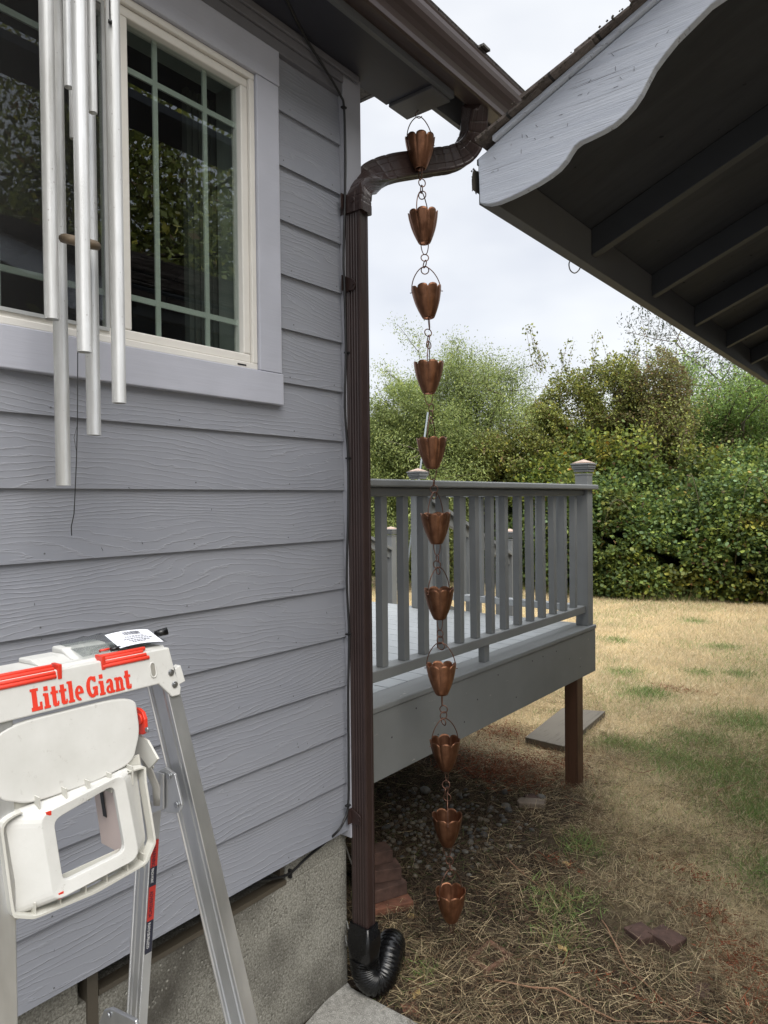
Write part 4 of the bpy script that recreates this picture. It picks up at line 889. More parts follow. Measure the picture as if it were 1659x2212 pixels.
lb(m, 'tool_lip', M_wp, capo, bevel=.003)
m = MB(); m.prism([LP(.603, -.236), LP(.613, -.233), LP(.617, -.256), LP(.604, -.259)], (-.012, 0, 0)); lb(m, 'end_tab', M_wp, capo, bevel=.001)
for y, z in ((.5925, -.2385), (.5955, -.2555)):
    m = MB().disc(LP(y, z, FX+.0002), (1, 0, 0), .0044, .0022, 16); m.disc(LP(y, z, FX+.0024), (1, 0, 0), .0026, .001, 6); lb(m, 'bolt', M_steel, capo)
m = MB(); pts = []
for i in range(20):
    a = 2*math.pi*i/20; pts.append(LP(.5655+.0044*math.cos(a), -.230+.0058*math.sin(a)+(.004 if math.sin(a) > 0 else -.004), FX+.0002))
m.prism(pts, (.0002, 0, 0)); lb(m, 'slot', speck('slot_shadow_plastic', (.25, .24, .21), .7), capo)
m = MB(); pts2 = [p+Vector((.0003, 0, 0)) for p in pts]; m.tube(pts2, .0011, 6, closed=True); lb(m, 'slot_rim', M_wp, capo)
# red grips along the front edge
for y0, y1 in ((.345, .436), (.492, .562)):
    m = MB(); 
    for k, (ox, oz) in enumerate(((.0015, -.2125), (-.0005, -.2085), (-.0040, -.2045), (-.0085, -.2015))):
        m.tube([(xf+ox, y0+.001, oz), (xf+ox, y1-.003*(k % 3) if y0 > .4 else y1-.004, oz)], .0030, 8)
    ye = y1-.002 if y0 < .4 else y0; m.box(xf-.014, xf+.0035, ye, ye+.005, -.2165, -.1985)
    lb(m, 'red_grip', M_red, capo, bevel=.0008)
# logo: slab lettering built from bars (u along Y, v up), cell size h
def glyphs(m, txt, o, h, ud, vd, nd, slant):
    step = [0]
    def bar(u0, v0, u1, v1, u2=None, v2=None, u3=None, v3=None):
        step[0] += 1; q = [(u0, v0), (u1, v0), (u1, v1), (u0, v1)] if u2 is None else [(u0, v0), (u1, v1), (u2, v2), (u3, v3)]
        m.prism([o+ud*((cx+a)*h)+vd*(b*h)+nd*(.00003*(step[0] % 9)) for a, b in q], nd*.0003)
    def arcs(cx_, cy_, ru, rv, a0, a1, w, wv):
        n = 14
        for i in range(n):
            A, B = R(a0+(a1-a0)*i/n), R(a0+(a1-a0)*(i+1)/n)
            bar(cx_+ru*math.cos(A), cy_+rv*math.sin(A), cx_+ru*math.cos(B), cy_+rv*math.sin(B), cx_+(ru-w)*math.cos(B), cy_+(rv-wv)*math.sin(B), cx_+(ru-w)*math.cos(A), cy_+(rv-wv)*math.sin(A))
    cx = 0
    for ch in txt:
        if ch == 'L': bar(.08, 0, .36, 1); bar(0, .88, .46, 1.0); bar(0, 0, .62, .17); bar(.48, .16, .62, .36); adv = .70
        elif ch == 'i': bar(.07, 0, .31, .68); bar(0, .58, .2, .70); bar(0, 0, .38, .11); bar(.07, .80, .31, 1.0); adv = .44
        elif ch == 't': bar(.08, .06, .32, .92); bar(0, .58, .44, .70); bar(.14, 0, .42, .14); bar(.36, .06, .45, .22); adv = .50
        elif ch == 'l': bar(.07, 0, .31, 1); bar(0, .90, .2, 1.0); bar(0, 0, .38, .11); adv = .43
        elif ch == 'e': arcs(.27, .35, .27, .36, 0, 290, .20, .13); bar(.10, .31, .53, .42); adv = .60
        elif ch == 'G': arcs(.36, .5, .36, .52, 50, 330, .24, .17); bar(.40, .36, .72, .50); bar(.50, .06, .70, .45); bar(.50, .72, .64, .98); adv = .80
        elif ch == 'a': arcs(.24, .20, .24, .21, 0, 360, .17, .11); bar(.26, .0, .48, .52); bar(.44, 0, .56, .12); arcs(.26, .50, .22, .21, 0, 170, .17, .13); adv = .60
        elif ch == 'n': bar(.06, 0, .28, .68); bar(0, .58, .2, .70); bar(0, 0, .32, .11); arcs(.36, .46, .20, .24, 0, 160, .18, .14); bar(.36, 0, .56, .48); bar(.34, 0, .62, .11); adv = .66
        else: adv = .12
        cx += adv*slant
m = MB(); o_ = LP(.3985, -.2468, FX+.0003); tot = 6.0
glyphs(m, 'Little Giant', o_, .0262, Vector((0, 1, 0)), (LP(0, .01)-LP(0, 0)).normalized(), Vector((1, 0, 0)), 1.0)
ys_ = [v[1] for v in m.v]; y0_, y1_ = min(ys_), max(ys_); m.v = [(v[0], .3985+(v[1]-y0_)*(.5305-.3985)/(y1_-y0_), v[2]) for v in m.v]
lb(m, 'logo_lettering', M_red, capo)
# crinkled clear tape over the lettering
# ---- tray hanging below the top
PX = lambda y, z, off=0: LP(y, z, off)
def smooth_poly(P, n=6):
    P = [Vector((0, a, b)) for a, b in P]; o = []; N_ = len(P)
    for i in range(N_):
        a, b, c = P[i-1], P[i], P[(i+1) % N_]; p1 = b+(a-b)*(.30 if n == 8 else .13); p2 = b+(c-b)*(.30 if n == 8 else .13)
        for k in range(n+1):
            u = k/n; q = p1*(1-u)**2+b*2*u*(1-u)+p2*u*u; o.append((q.y, q.z))
    return o
tray = None
m = MB(); m.prism([LP(y, z, .001) for y, z in smooth_poly([(.350, -.256), (.350, -.332), (.385, -.348), (.465, -.348), (.520, -.340), (.536, -.305), (.536, -.256)], 8)], (-.007, 0, 0))
tray = lb(m, 'tray', M_wp, ladder, bevel=.0025)
# lower body: a shell around an open window
def quad(m, a, b, c, d): m.add([a, b, c, d], [(0, 1, 2, 3)])
m = MB(); F0, F1 = .006, .020
wi = smooth_poly([(.4035, -.368), (.482, -.353), (.486, -.433), (.406, -.437)], 5); wo = smooth_poly([(.388, -.358), (.496, -.343), (.502, -.446), (.392, -.452)], 5); wc = smooth_poly([(.349, -.351), (.526, -.343), (.526, -.447), (.355, -.461)], 5)
nn = len(wi); F1 = .017
A = [LP(y, z, F1-.002) for y, z in wi]; B = [LP(y, z, F1) for y, z in wo]; C = [LP(y, z, -.004) for y, z in wc]; A2 = [p+Vector((-.007, 0, 0)) for p in A]
vs = A+B+C+A2; fs = []
for i in range(nn):
    j = (i+1) % nn; fs += [(i, j, nn+j, nn+i), (nn+i, nn+j, 2*nn+j, 2*nn+i), (3*nn+i, 3*nn+j, j, i)]
m.add(vs, fs, False); body = lb(m, 'tray_body', M_wp, tray, sol=.0)
es = body.modifiers.new('thickness', 'SOLIDIFY'); es.thickness = .0025; es.offset = -1; eb = body.modifiers.new('soft', 'BEVEL'); eb.width = .0022; eb.segments = 3; eb.limit_method = 'ANGLE'; eb.angle_limit = R(20)
# recess walls behind the window
m = MB(); D_ = -.060
def wall(a, b): 
    p, q = LP(*a, F1-.008), LP(*b, F1-.008); m.prism([p, q, q+Vector((D_, 0, 0)), p+Vector((D_, 0, 0))], (0, .002, 0) if abs(a[0]-b[0]) < .02 else (0, 0, .002))
wall((.4885, -.350), (.4905, -.443)); rec = lb(m, 'recess_wall', M_pink, tray)
m = MB(); p0, p1 = LP(.4875, -.368, F1-.050), LP(.4885, -.404, F1-.050); m.prism([p0, p0+Vector((.008, 0, 0)), p1+Vector((.008, 0, 0)), p1], (0, -.0006, 0)); lb(m, 'black_strip', M_cable, rec)
# rim around the tray, ribs
rim = smooth_poly([(.347, -.350), (.349, -.452), (.372, -.4635), (.445, -.4665), (.515, -.4605), (.532, -.440), (.530, -.365), (.532, -.345)], 5)
m = MB(); 
rp = [LP(y, z, 0) for y, z in rim]
for i in range(len(rp)-1):
    a, b = rp[i], rp[i+1]; d_ = .0032
    ca = Vector((0, a.y-.44, a.z+.40)).normalized()*d_; cbv = Vector((0, b.y-.44, b.z+.40)).normalized()*d_
    X_ = Vector((.010, 0, 0)); Z_ = Vector((-.004, 0, 0)); m.add([a+X_, b+X_, b+X_-cbv, a+X_-ca, a+Z_, b+Z_, b+Z_-cbv, a+Z_-ca], [(0, 1, 2, 3), (4, 7, 6, 5), (0, 4, 5, 1), (2, 6, 7, 3)])
lb(m, 'tray_rim', M_wp2, tray)
m = MB(); m.prism([LP(y, z, -.006) for y, z in [(.350, -.335), (.534, -.335), (.530, -.462), (.352, -.460)][:2]+[(.534, -.352), (.350, -.352)]], (-.002, 0, 0))
for y in (.392, .424, .453, .482, .512):
    m.box(LP(0, -.35).x-.006, LP(0, -.35).x+.010, y-.0008, y+.0008, -.364, -.340)
for y in (.375, .404, .435, .462, .490, .513): m.box(LP(0, -.458).x-.006, LP(0, -.458).x+.007, y-.0008, y+.0008, -.4655, -.448)
m.box(LP(0, -.35).x-.008, LP(0, -.35).x-.006, .352, .530, -.366, -.336); m.prism([LP(.352, -.440, -.006), LP(.524, -.437, -.006), LP(.524, -.461, -.006), LP(.352, -.464, -.006)], (-.002, 0, 0))
lb(m, 'tray_ribs', M_wp2, tray)
# hook shaped ivory bracket right of the tray
m = MB(); pts = [YP(x, y, .565) for x, y in [(290, 1640), (291, 1690), (293, 1640), (303, 1612), (316, 1609), (322, 1620), (332, 1672)]]
m.tube(catmull([YP(x, y, .555) for x, y in [(318, 1712), (303, 1690), (299, 1640), (302, 1616), (314, 1608), (321, 1616), (324, 1640), (331, 1660)]], 4), .0032, 6, flat=.35)
m.prism([YP(x, y, .545) for x, y in [(292, 1540), (302, 1590), (318, 1600), (340, 1640), (332, 1650), (322, 1660), (300, 1630), (285, 1640)]], (0, .003, 0))
m.tube([YP(301, 1608, .552), YP(303, 1700, .548), YP(318, 1790, .540), YP(322, 1830, .535)], .0016, 6)
lb(m, 'hinge_arm', M_wp2, tray)
m = MB(); m.prism([YP(x, y, .548) for x, y in [(296, 1527), (305, 1529), (314, 1537), (319, 1552), (320, 1572), (323, 1580), (315, 1585), (296, 1584)]], (0, -.005, 0)); kn = lb(m, 'red_latch', M_red, ladder, bevel=.001)
m = MB().disc(YP(302, 1553, .543), (0, -1, 0), .0075, .003, 18); lb(m, 'latch_button', M_red, kn, bevel=.0008)
m = MB().disc(YP(319, 1576, .543), (0, -1, 0), .0035, .002, 12); lb(m, 'screw', M_steel, kn)
for py_, px_ in ((1737+20, 106), (1926, 136)):
    q = on(px_, py_, 'x', -.80); 
m = MB(); a = LP(.399, -.357, F1-.0005); m.box(a.x-.001, a.x+.0008, a.y-.004, a.y+.002, a.z-.004, a.z+.001); b = LP(.400, -.449, F1-.002); m.box(b.x-.001, b.x+.0012, b.y-.002, b.y+.004, b.z-.003, b.z+.004); lb(m, 'red_catch', M_red, tray)
# bag of parts on the ladder
bt = -.2000*LS
cx0 = Vector((xb+.020, .548, 0))*LS
bag = empty('parts_bag', (cx0.x, cx0.y, bt), 'small clear plastic bag with a white barcode label on the ladder top', 'bag')
tb = NT('clear_film'); g1 = tb.n('ShaderNodeBsdfGlossy'); g1.inputs['Roughness'].default_value = .12; g2 = tb.n('ShaderNodeBsdfTransparent'); g2.inputs[0].default_value = (.88, .90, .90, 1); fm = tb.n('ShaderNodeMixShader'); lw = tb.n('ShaderNodeFresnel'); lw.inputs[0].default_value = 1.5
tb.l(tb.math('ADD', lw.outputs[0], .08), fm.inputs[0]); tb.l(g2.outputs[0], fm.inputs[1]); tb.l(g1.outputs[0], fm.inputs[2]); tb.l(fm.outputs[0], tb.o.inputs[0]); tb.b.inputs[0].default_value = (1, 1, 1, 1)
def bagpt(u, v, h):      # u along Y from the left end of the bag, v towards the wall
    return Vector((cx0.x+.062-v, cx0.y-.085+u, bt+h))
m = MB(); nu, nv = 15, 9; vs = []
for sgn in (1, 0):
    for i in range(nu):
        for j in range(nv):
            u, v = i/(nu-1), j/(nv-1); pil = (math.sin(math.pi*u)**.5)*(math.sin(math.pi*v)**.5); h = .001+(pil*.009*(1 if sgn else .05))+.002*math.sin(i*2.2+j*1.7)*pil*sgn
            vs.append(bagpt(u*.150+.004*math.sin(v*3), v*.088+.006*math.sin(u*4), h+(v*.012)))
fs = [(q*nu*nv+i*nv+j, q*nu*nv+(i+1)*nv+j, q*nu*nv+(i+1)*nv+j+1, q*nu*nv+i*nv+j+1) for q in (0, 1) for i in range(nu-1) for j in range(nv-1)]
m.add(vs, fs, True); m.build('film', tb.m, bag)
def lbl(u, v, h=.0): 
    return bagpt(.062+u*.074+v*.006, -.002+v*.056-u*.012, .0075+v*.014-(u-.5)**2*.012+h)
m = MB(); n_ = 8; vs = [lbl(i/n_, j/3) for i in range(n_+1) for j in range(4)]; m.add(vs, [(i*4+j, (i+1)*4+j, (i+1)*4+j+1, i*4+j+1) for i in range(n_) for j in range(3)], True)
lab = m.build('label', speck('label_paper', (.74, .75, .80), .6, .02, 4, .02), bag)
m = MB(); u = .34
while u < .72:
    w = rnd.choice((.006, .010, .016)); m.add([lbl(u, .66, .0006), lbl(u+w, .66, .0006), lbl(u+w, .90, .0006), lbl(u, .90, .0006)], [(0, 1, 2, 3)]); u += w+rnd.choice((.008, .014))
for v_, u0, u1 in ((.55, .30, .72), (.48, .28, .74), (.36, .22, .80), (.24, .30, .78), (.14, .34, .62)):
    uu = u0
    while uu < u1:
        w = rnd.uniform(.03, .07); m.add([lbl(uu, v_, .0006), lbl(uu+w, v_, .0006), lbl(uu+w, v_+(.05 if v_ < .4 else .025), .0006), lbl(uu, v_+(.05 if v_ < .4 else .025), .0006)], [(0, 1, 2, 3)]); uu += w+.015
m.build('barcode', speck('label_ink', (.10, .10, .12), .7), lab)
MB().tube([bagpt(.148, .03, .010), bagpt(.168, .022, .014)], [.0055, .007], 10).build('black_plug', M_black, bag); MB().tube([bagpt(.05, .006, .003), bagpt(.066, .004, .004)], .0035, 8).build('black_plug', M_black, bag)
m = MB(); m.tube([bagpt(.034, .012, .003), bagpt(.050, .010, .004)], .002, 8); m.build('red_part', M_red, bag)

# ================================================================== DECK
deck = empty('deck', (-1.80, 4.54, GZ), 'grey painted wooden deck with a baluster railing and steps at the back', 'deck')
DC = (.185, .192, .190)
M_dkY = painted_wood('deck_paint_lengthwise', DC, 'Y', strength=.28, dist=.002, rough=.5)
M_dkX = painted_wood('deck_paint_sky_sheen', (.33, .345, .35), 'X', strength=.35, dist=.002, rough=.42)  # same paint as the rails, lightened for sky glancing off the floor
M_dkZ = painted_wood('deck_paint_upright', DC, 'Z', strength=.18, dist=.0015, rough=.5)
for mm in (M_dkY, M_dkX):
    tr0 = mm.node_tree; bs = tr0.nodes['Principled BSDF']; lk = bs.inputs['Base Color'].links[0].from_socket
    tcn = tr0.nodes.new('ShaderNodeTexCoord'); mpn = tr0.nodes.new('ShaderNodeMapping'); mpn.inputs['Scale'].default_value = (26, 7, 26) if mm is M_dkY else (7, 26, 26); nzn = tr0.nodes.new('ShaderNodeTexNoise'); nzn.inputs['Scale'].default_value = 1.0; nzn.inputs['Detail'].default_value = 5; nzn.inputs['Roughness'].default_value = .75
    cr = tr0.nodes.new('ShaderNodeValToRGB'); cr.color_ramp.elements[0].position = .66; cr.color_ramp.elements[1].position = .70; mxn = tr0.nodes.new('ShaderNodeMix'); mxn.data_type = 'RGBA'
    tr0.links.new(tcn.outputs['Object'], mpn.inputs[0]); tr0.links.new(mpn.outputs[0], nzn.inputs['Vector']); tr0.links.new(nzn.outputs['Fac'], cr.inputs[0]); tr0.links.new(cr.outputs[0], mxn.inputs[0]); tr0.links.new(lk, mxn.inputs[6]); mxn.inputs[7].default_value = (.42, .40, .36, 1); tr0.links.new(mxn.outputs[2], bs.inputs['Base Color'])
M_capw = speck('worn_cap_top', (.40, .29, .23), .6, .2, 30, .2)
DZ = -.84
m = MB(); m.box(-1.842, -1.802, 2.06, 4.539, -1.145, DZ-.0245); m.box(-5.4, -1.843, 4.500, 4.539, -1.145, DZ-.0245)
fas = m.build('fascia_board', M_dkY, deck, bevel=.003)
m = MB()
for i in range(14): m.disc((-1.8022, 2.15+i*.18+rnd.uniform(-.03, .03), rnd.choice((-.91, -1.07, -.99))), (1, 0, 0), .004, .0006, 8)
m.build('nail_heads', M_dark, fas)
m = MB(); m.box(-1.942, -1.797, 2.06, 4.545, DZ-.024, DZ+.002); m.build('edge_board', M_dkY, deck, bevel=.005)
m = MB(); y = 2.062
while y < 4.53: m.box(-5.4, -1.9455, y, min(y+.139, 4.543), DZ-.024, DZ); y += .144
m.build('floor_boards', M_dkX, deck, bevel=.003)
m = MB(); 
for y in (2.4, 2.9, 3.4, 3.9): m.box(-5.3, -1.8435, y, y+.04, -1.10, DZ-.0245)
m.build('joists', speck('dark_joist_wood', (.06, .05, .045), .9), deck)
M_post = painted_wood('stained_post_wood', (.115, .055, .030), 'Z', strength=.6, dist=.003, grain_dark=.4, crack=.3)
m = MB(); m.box(-1.897, -1.810, 4.257, 4.345, GZ-.1, -1.146); m.build('support_post', M_post, deck, bevel=.003)
m = MB(); m.box(-3.6, -3.51, 4.40, 4.49, GZ-.1, -1.146); m.box(-5.2, -5.11, 4.40, 4.49, GZ-.1, -1.146); m.build('support_post', M_post, deck)
def post(cx, cy, z0, z1, capz=.10):
    m = MB(); m.box(cx-.043, cx+.043, cy-.043, cy+.043, z0, z1); p = m.build('post', M_dkZ, deck, bevel=.004)
    m = MB(); a = z1-.012
    for h0, h1, w in ((0, .012, .046), (.022, .040, .050), (.040, .050, .057), (.050, .068, .060), (.068, .078, .066)): m.box(cx-w, cx+w, cy-w, cy+w, a+h0, a+h1-.0004)
    c = m.build('post_cap', M_dkZ, p, bevel=.003)
    m = MB(); q = a+.078; w = .055; m.box(cx-w, cx+w, cy-w, cy+w, q, q+.006); w = .050; m.add([(cx-w, cy-w, q+.0065), (cx+w, cy-w, q+.0065), (cx+w, cy+w, q+.0065), (cx-w, cy+w, q+.0065), (cx, cy, q+.028)], [(0, 1, 4), (1, 2, 4), (2, 3, 4), (3, 0, 4), (3, 2, 1, 0)])
    m.build('cap_top', M_capw, c, bevel=.001); return p
post(-1.858, 4.493, DZ+.0025, .160); post(-3.195, 4.49, DZ+.0025, .150)
bal0 = None
def baluster(x, y, z0, z1):
    global bal0
    if bal0 is None:
        m = MB(); m.box(-.019, .019, -.019, .019, 0, 1); me_o = m.build('baluster', M_dkZ, None, bevel=.002); bal0 = me_o; o = me_o
    else: o = bal0.copy(); sc.collection.objects.link(o)
    o.parent = deck; o.location = Vector((x, y, z0))-wloc(deck); o.scale = (1, 1, z1-z0); o.rotation_euler = (rnd.uniform(-.004, .004), rnd.uniform(-.004, .004), rnd.uniform(-.03, .03)); return o
for i in range(-2, 13): baluster(-1.864, 2.499+.1525*i, -.7045, .0145)
for i in range(8): baluster(-2.03-.1525*i, 4.49, -.7045, .0145)
m = MB(); m.box(-1.902, -1.830, 2.06, 4.449, -.752, -.705); m.build('bottom_rail', M_dkY, deck, bevel=.004)
m = MB(); m.box(-3.151, -1.902, 4.455, 4.525, -.752, -.7052); m.build('bottom_rail', M_dkX, deck, bevel=.004)
m = MB(); m.box(-1.895, -1.835, 2.06, 4.449, .015, .0535); m.box(-1.945, -1.790, 2.06, 4.580, .054, .086); m.build('top_rail', M_dkY, deck, bevel=.008, seg=3)
m = MB(); m.box(-3.151, -1.902, 4.46, 4.52, .015, .0535); m.box(-3.30, -1.946, 4.42, 4.563, .0545, .0855); m.build('top_rail', M_dkX, deck, bevel=.006)
m = MB(); m.box(-1.875, -1.838, 3.155, 3.205, DZ+.0025, -.7525); m.build('rail_block', M_dkZ, deck, bevel=.002)
# stairs going down away from the deck
st_ = MB()
for i in range(5): st_.box(-4.56, -3.24, 4.545+.29*i, 4.545+.29*i+.28, DZ-.17*(i+1)-.035, DZ-.17*(i+1))
st_.build('stair_treads', M_dkX, deck, bevel=.003)
m = MB()
for x in (-4.60, -3.236): m.prism([(x, 4.542, DZ-.03), (x, 5.95, DZ-.03-.86), (x, 5.95, GZ-.02), (x, 5.75, GZ-.02), (x, 4.542, DZ-.33)], (.038, 0, 0))
m.build('stringer', M_dkY, deck)
for x, tag_ in ((-3.19, 0), (-4.60, 1)):
    post(x, 5.96, GZ-.02, -.375)
    s0, s1 = (4.50, .04), (5.92, -.50)
    m = MB(); m.prism([(x-.05, s0[0]+.04, s0[1]), (x-.05, s1[0], s1[1]), (x-.05, s1[0], s1[1]-.032), (x-.05, s0[0]+.04, s0[1]-.032)], (.10, 0, 0)); m.prism([(x-.018, s0[0]+.04, s0[1]-.033), (x-.018, s1[0], s1[1]-.033), (x-.018, s1[0], s1[1]-.115), (x-.018, s0[0]+.04, s0[1]-.115)], (.036, 0, 0)); m.build('stair_rail', M_dkY, deck, bevel=.003)
    m = MB(); m.prism([(x-.03, 4.55, DZ+.10), (x-.03, 5.92, DZ-.42), (x-.03, 5.92, DZ-.47), (x-.03, 4.55, DZ+.05)], (.06, 0, 0)); m.build('stair_rail', M_dkY, deck, bevel=.003)
    for i in range(7):
        yy = 4.70+.172*i; zt = s0[1]-.38*(yy-s0[0])-.10; zb = DZ+.08-.38*(yy-4.55); baluster(x, yy, zb, zt)
post(-4.60, 4.49, DZ+.0025, .150)

# ground board beside the deck, thin pole behind
M_gboard = painted_wood('weathered_bare_board', (.15, .13, .10), 'Y', strength=.6, dist=.003, grain_dark=.3, crack=.2, rough=.85)
m = MB(); m.prism([(-2.462, 4.814, GZ+.012), (-2.551, 5.682, GZ+.012), (-2.221, 5.80, GZ+.012), (-2.144, 4.80, GZ+.012)], (0, 0, .045))
tag(m.build('ground_board', M_gboard, bevel=.004, origin=(-2.35, 5.2, GZ)), 'weathered bare plank lying in the grass behind the deck post', 'plank')
pa, pb = ray(908, 1012)*7.2, ray(924, 893)*7.2; dd_ = pb-pa; m = MB().tube([pa-dd_*((pa.z-GZ)/dd_.z), pb+dd_*.02], .009, 8)
tag(m.build('metal_pole', speck('galvanised_pole', (.20, .225, .235), .55, .1, 9, .05), origin=pa-dd_*((pa.z-GZ)/dd_.z)), 'thin leaning pale metal pole behind the deck railing', 'pole')

# ================================================================== TREES AND BRAMBLES
M_leaf = leaf_material('leaves', .5, .38)
M_bark = speck('grey_brown_bark', (.10, .08, .06), .9, .35, 14, .5, .004)
M_twig = speck('twig_bark', (.17, .13, .09), .85, .3, 20)
PAL = {'bramble': [((.15, .215, .065), 6), ((.25, .30, .075), 5), ((.085, .13, .05), 5), ((.16, .24, .12), 2), ((.42, .30, .07), .12), ((.35, .17, .07), .06), ((.13, .085, .05), .5)],
       'haw': [((.19, .215, .06), 6), ((.26, .28, .07), 4), ((.16, .15, .06), 2), ((.42, .38, .08), .9), ((.17, .11, .05), .7), ((.09, .10, .03), 3)],
       'hawbrown': [((.16, .125, .06), 5), ((.19, .19, .07), 5), ((.12, .125, .05), 4), ((.30, .29, .08), 1.2), ((.17, .10, .05), 1.3)],
       'feather': [((.24, .29, .09), 5), ((.18, .225, .075), 5), ((.32, .35, .11), 2), ((.10, .125, .04), 3)],
       'ash': [((.18, .27, .07), 5), ((.25, .34, .09), 4), ((.10, .15, .05), 3), ((.22, .15, .06), .5)],
       'fir': [((.035, .05, .035), 5), ((.06, .07, .045), 4)]}
def pick(pal, n):
    c = np.array([q[0] for q in PAL[pal]]); w = np.array([q[1] for q in PAL[pal]], float); i = rs.choice(len(c), n, p=w/w.sum()); return c[i]*(.75+.5*rs.rand(n, 1))
def leaves(name, P, size, pal, parent, droop=.3, wide=.62, out=None, six=False, colmul=None, lab=None):
    n = len(P); D = rs.randn(n, 3); 
    if out is not None: D = D*.75+out
    D[:, 2] -= droop; D /= np.linalg.norm(D, axis=1)[:, None]
    S = np.cross(D, rs.randn(n, 3)*.8+np.array([0, 0, 1.2])); S /= np.linalg.norm(S, axis=1)[:, None]+1e-9; Nn = np.cross(S, D)
    L = (size*(.6+.8*rs.rand(n)))[:, None]; W = L*wide*.5; cc = pick(pal, n)
    if colmul is not None: cc = cc*(colmul if colmul.ndim == 2 else colmul[:, None])
    if six:
        a = P; b = P+D*L*.35-S*W-Nn*L*.05; c = P+D*L*.75-S*W*.8-Nn*L*.08; d = P+D*L-Nn*L*.12; e = P+D*L*.75+S*W*.8-Nn*L*.08; f = P+D*L*.35+S*W-Nn*L*.05
        V = np.stack([a, b, c, d, e, f], 1).reshape(-1, 3); i = np.arange(n)[:, None]*6; F = np.concatenate([i+np.array([[0, 1, 2, 3]]), i+np.array([[0, 3, 4, 5]])]); return np_mesh(name, V, F, M_leaf, np.repeat(cc, 6, 0), parent)
    b = P+D*L*.5-S*W-Nn*L*.06; d = P+D*L; e = P+D*L*.5+S*W-Nn*L*.06
    V = np.stack([P, b, d, e], 1).reshape(-1, 3); F = (np.arange(n)[:, None]*4+np.array([[0, 1, 2, 3]])); return np_mesh(name, V, F, M_leaf, np.repeat(cc, 4, 0), parent)
def grow(root, spec, seed, upb=.35):
    """recursive limbs; returns (tube list, tips with directions)"""
    r = random.Random(seed); tubes = []; tips = []
    def rec(p, d, L, rad, lev):
        n = 5; P = [p]; q = p
        for i in range(n):
            d = (d+Vector((r.gauss(0, .13), r.gauss(0, .13), r.gauss(0, .08)+upb*.08))).normalized(); q = q+d*(L/n); P.append(q)
        tubes.append((P, [max(.003, rad*(1-.55*i/n)) for i in range(n+1)]))
        if lev <= 1:
            for k_ in range(1, n+1): tips.append((P[k_], d.copy(), lev))
        if lev > 0:
            for k_ in range(spec[lev]):
                i = r.randint(1, n); ax = d.orthogonal(); ax.rotate(Matrix.Rotation(r.uniform(0, 6.283), 3, d)); nd_ = (d*r.uniform(.35, .9)+ax*r.uniform(.6, 1.0)+Vector((0, 0, upb*.35))).normalized()
                rec(P[i], nd_, L*r.uniform(.50, .74), rad*.5, lev-1)
    for (p, d, L, rad, lev) in root: rec(Vector(p), Vector(d).normalized(), L, rad, lev)
    return tubes, tips
def make_tree(name, base, roots, spec, seed, pal, leafsize, per, spread, lab, cat, grp=None, wide=.6, droop=.3, upb=.35, lump=None, zmin=None, six=False, mass=None):
    tr = empty(name, base, lab, cat, grp); tubes, tips = grow(roots, spec, seed, upb); m = MB()
    for P, rr2 in tubes: m.tube(P, rr2, 5 if rr2[0] < .03 else 8, caps=False)
    m.build('trunk', M_bark, tr)
    C = np.array([tuple(t_[0]) for t_ in tips]); Dd = np.array([tuple(t_[1]) for t_ in tips]); idx = np.repeat(np.arange(len(C)), per)
    keep = vnoise(C[:, 0]*1.3+C[:, 2]*.7+50, C[:, 1]*1.3+C[:, 2]+50, seed, 2)
    P = C[idx]+rs.randn(len(idx), 3)*spread+Dd[idx]*rs.rand(len(idx), 1)*spread; ok = rs.rand(len(idx)) < np.clip(keep[idx]*2.2-.15, .25, 1)
    if zmin is not None: ok &= P[:, 2] > zmin
    P = P[ok]; OD = Dd[idx][ok]*.6
    if mass:
        Q = []; QO = []
        for (px_, py_, dp_, ra, rb_, rc, k_) in mass:
            cc_ = np.array(ray(px_, py_)*dp_); d = rs.randn(k_, 3); d /= np.linalg.norm(d, axis=1)[:, None]; rad = 1.04-.6*rs.rand(k_)**1.5
            q = cc_+d*np.array([ra, rb_, rc])*rad[:, None]*(1+.22*(vnoise(d[:, 0]*3+60+px_, d[:, 2]*3+60+d[:, 1], seed+5, 2)-.5)[:, None]*2)
            f = vnoise(q[:, 0]*2.6+90, q[:, 2]*3.2+q[:, 1]*1.3+90, seed+9, 3); kk = (f > .44) & (q[:, 2] > GZ+.9); Q.append(q[kk]); QO.append(d[kk]*.7)
        P = np.concatenate([P]+Q); OD = np.concatenate([OD]+QO)
    tn = .92+.75*np.clip(vnoise(P[:, 0]*1.4+9, P[:, 2]*1.6+9, seed, 3)-.12, 0, 1)
    leaves('crown', P, leafsize, pal, tr, droop, wide, OD, six, tn); return tr, P
def gpt(px, depth):
    r = ray(px, 1080)*depth; return Vector((r.x, r.y, GZ))
# left feathery tree, yellow green
b = gpt(935, 17.5)
make_tree('feathery_tree', b, [((b.x, b.y, GZ), (.02, 0, 1), 3.6, .09, 3), ((b.x, b.y, GZ+.2), (.35, .1, .9), 3.2, .07, 3), ((b.x, b.y, GZ+.2), (-.4, .1, .9), 2.6, .07, 3), ((b.x+.1, b.y, GZ), (-.1, -.2, 1), 3.0, .06, 3), ((b.x+.2, b.y, GZ), (.6, -.2, .7), 2.6, .06, 3), ((b.x+.2, b.y, GZ+2.9), (.05, 0, 1), 1.9, .04, 2)],
          [0, 4, 4, 5], 21, 'feather', .055, 70, .15, 'tall feathery yellow green tree behind the left end of the deck', 'tree', 'trees beyond the lawn', wide=.36, droop=.6, upb=.45, mass=[(960, 880, 17.2, .85, .8, 1.25, 19000), (1030, 920, 17.4, .6, .6, .9, 10000), (900, 930, 16.8, .8, .7, .9, 12000)])
b = gpt(860, 15.5)
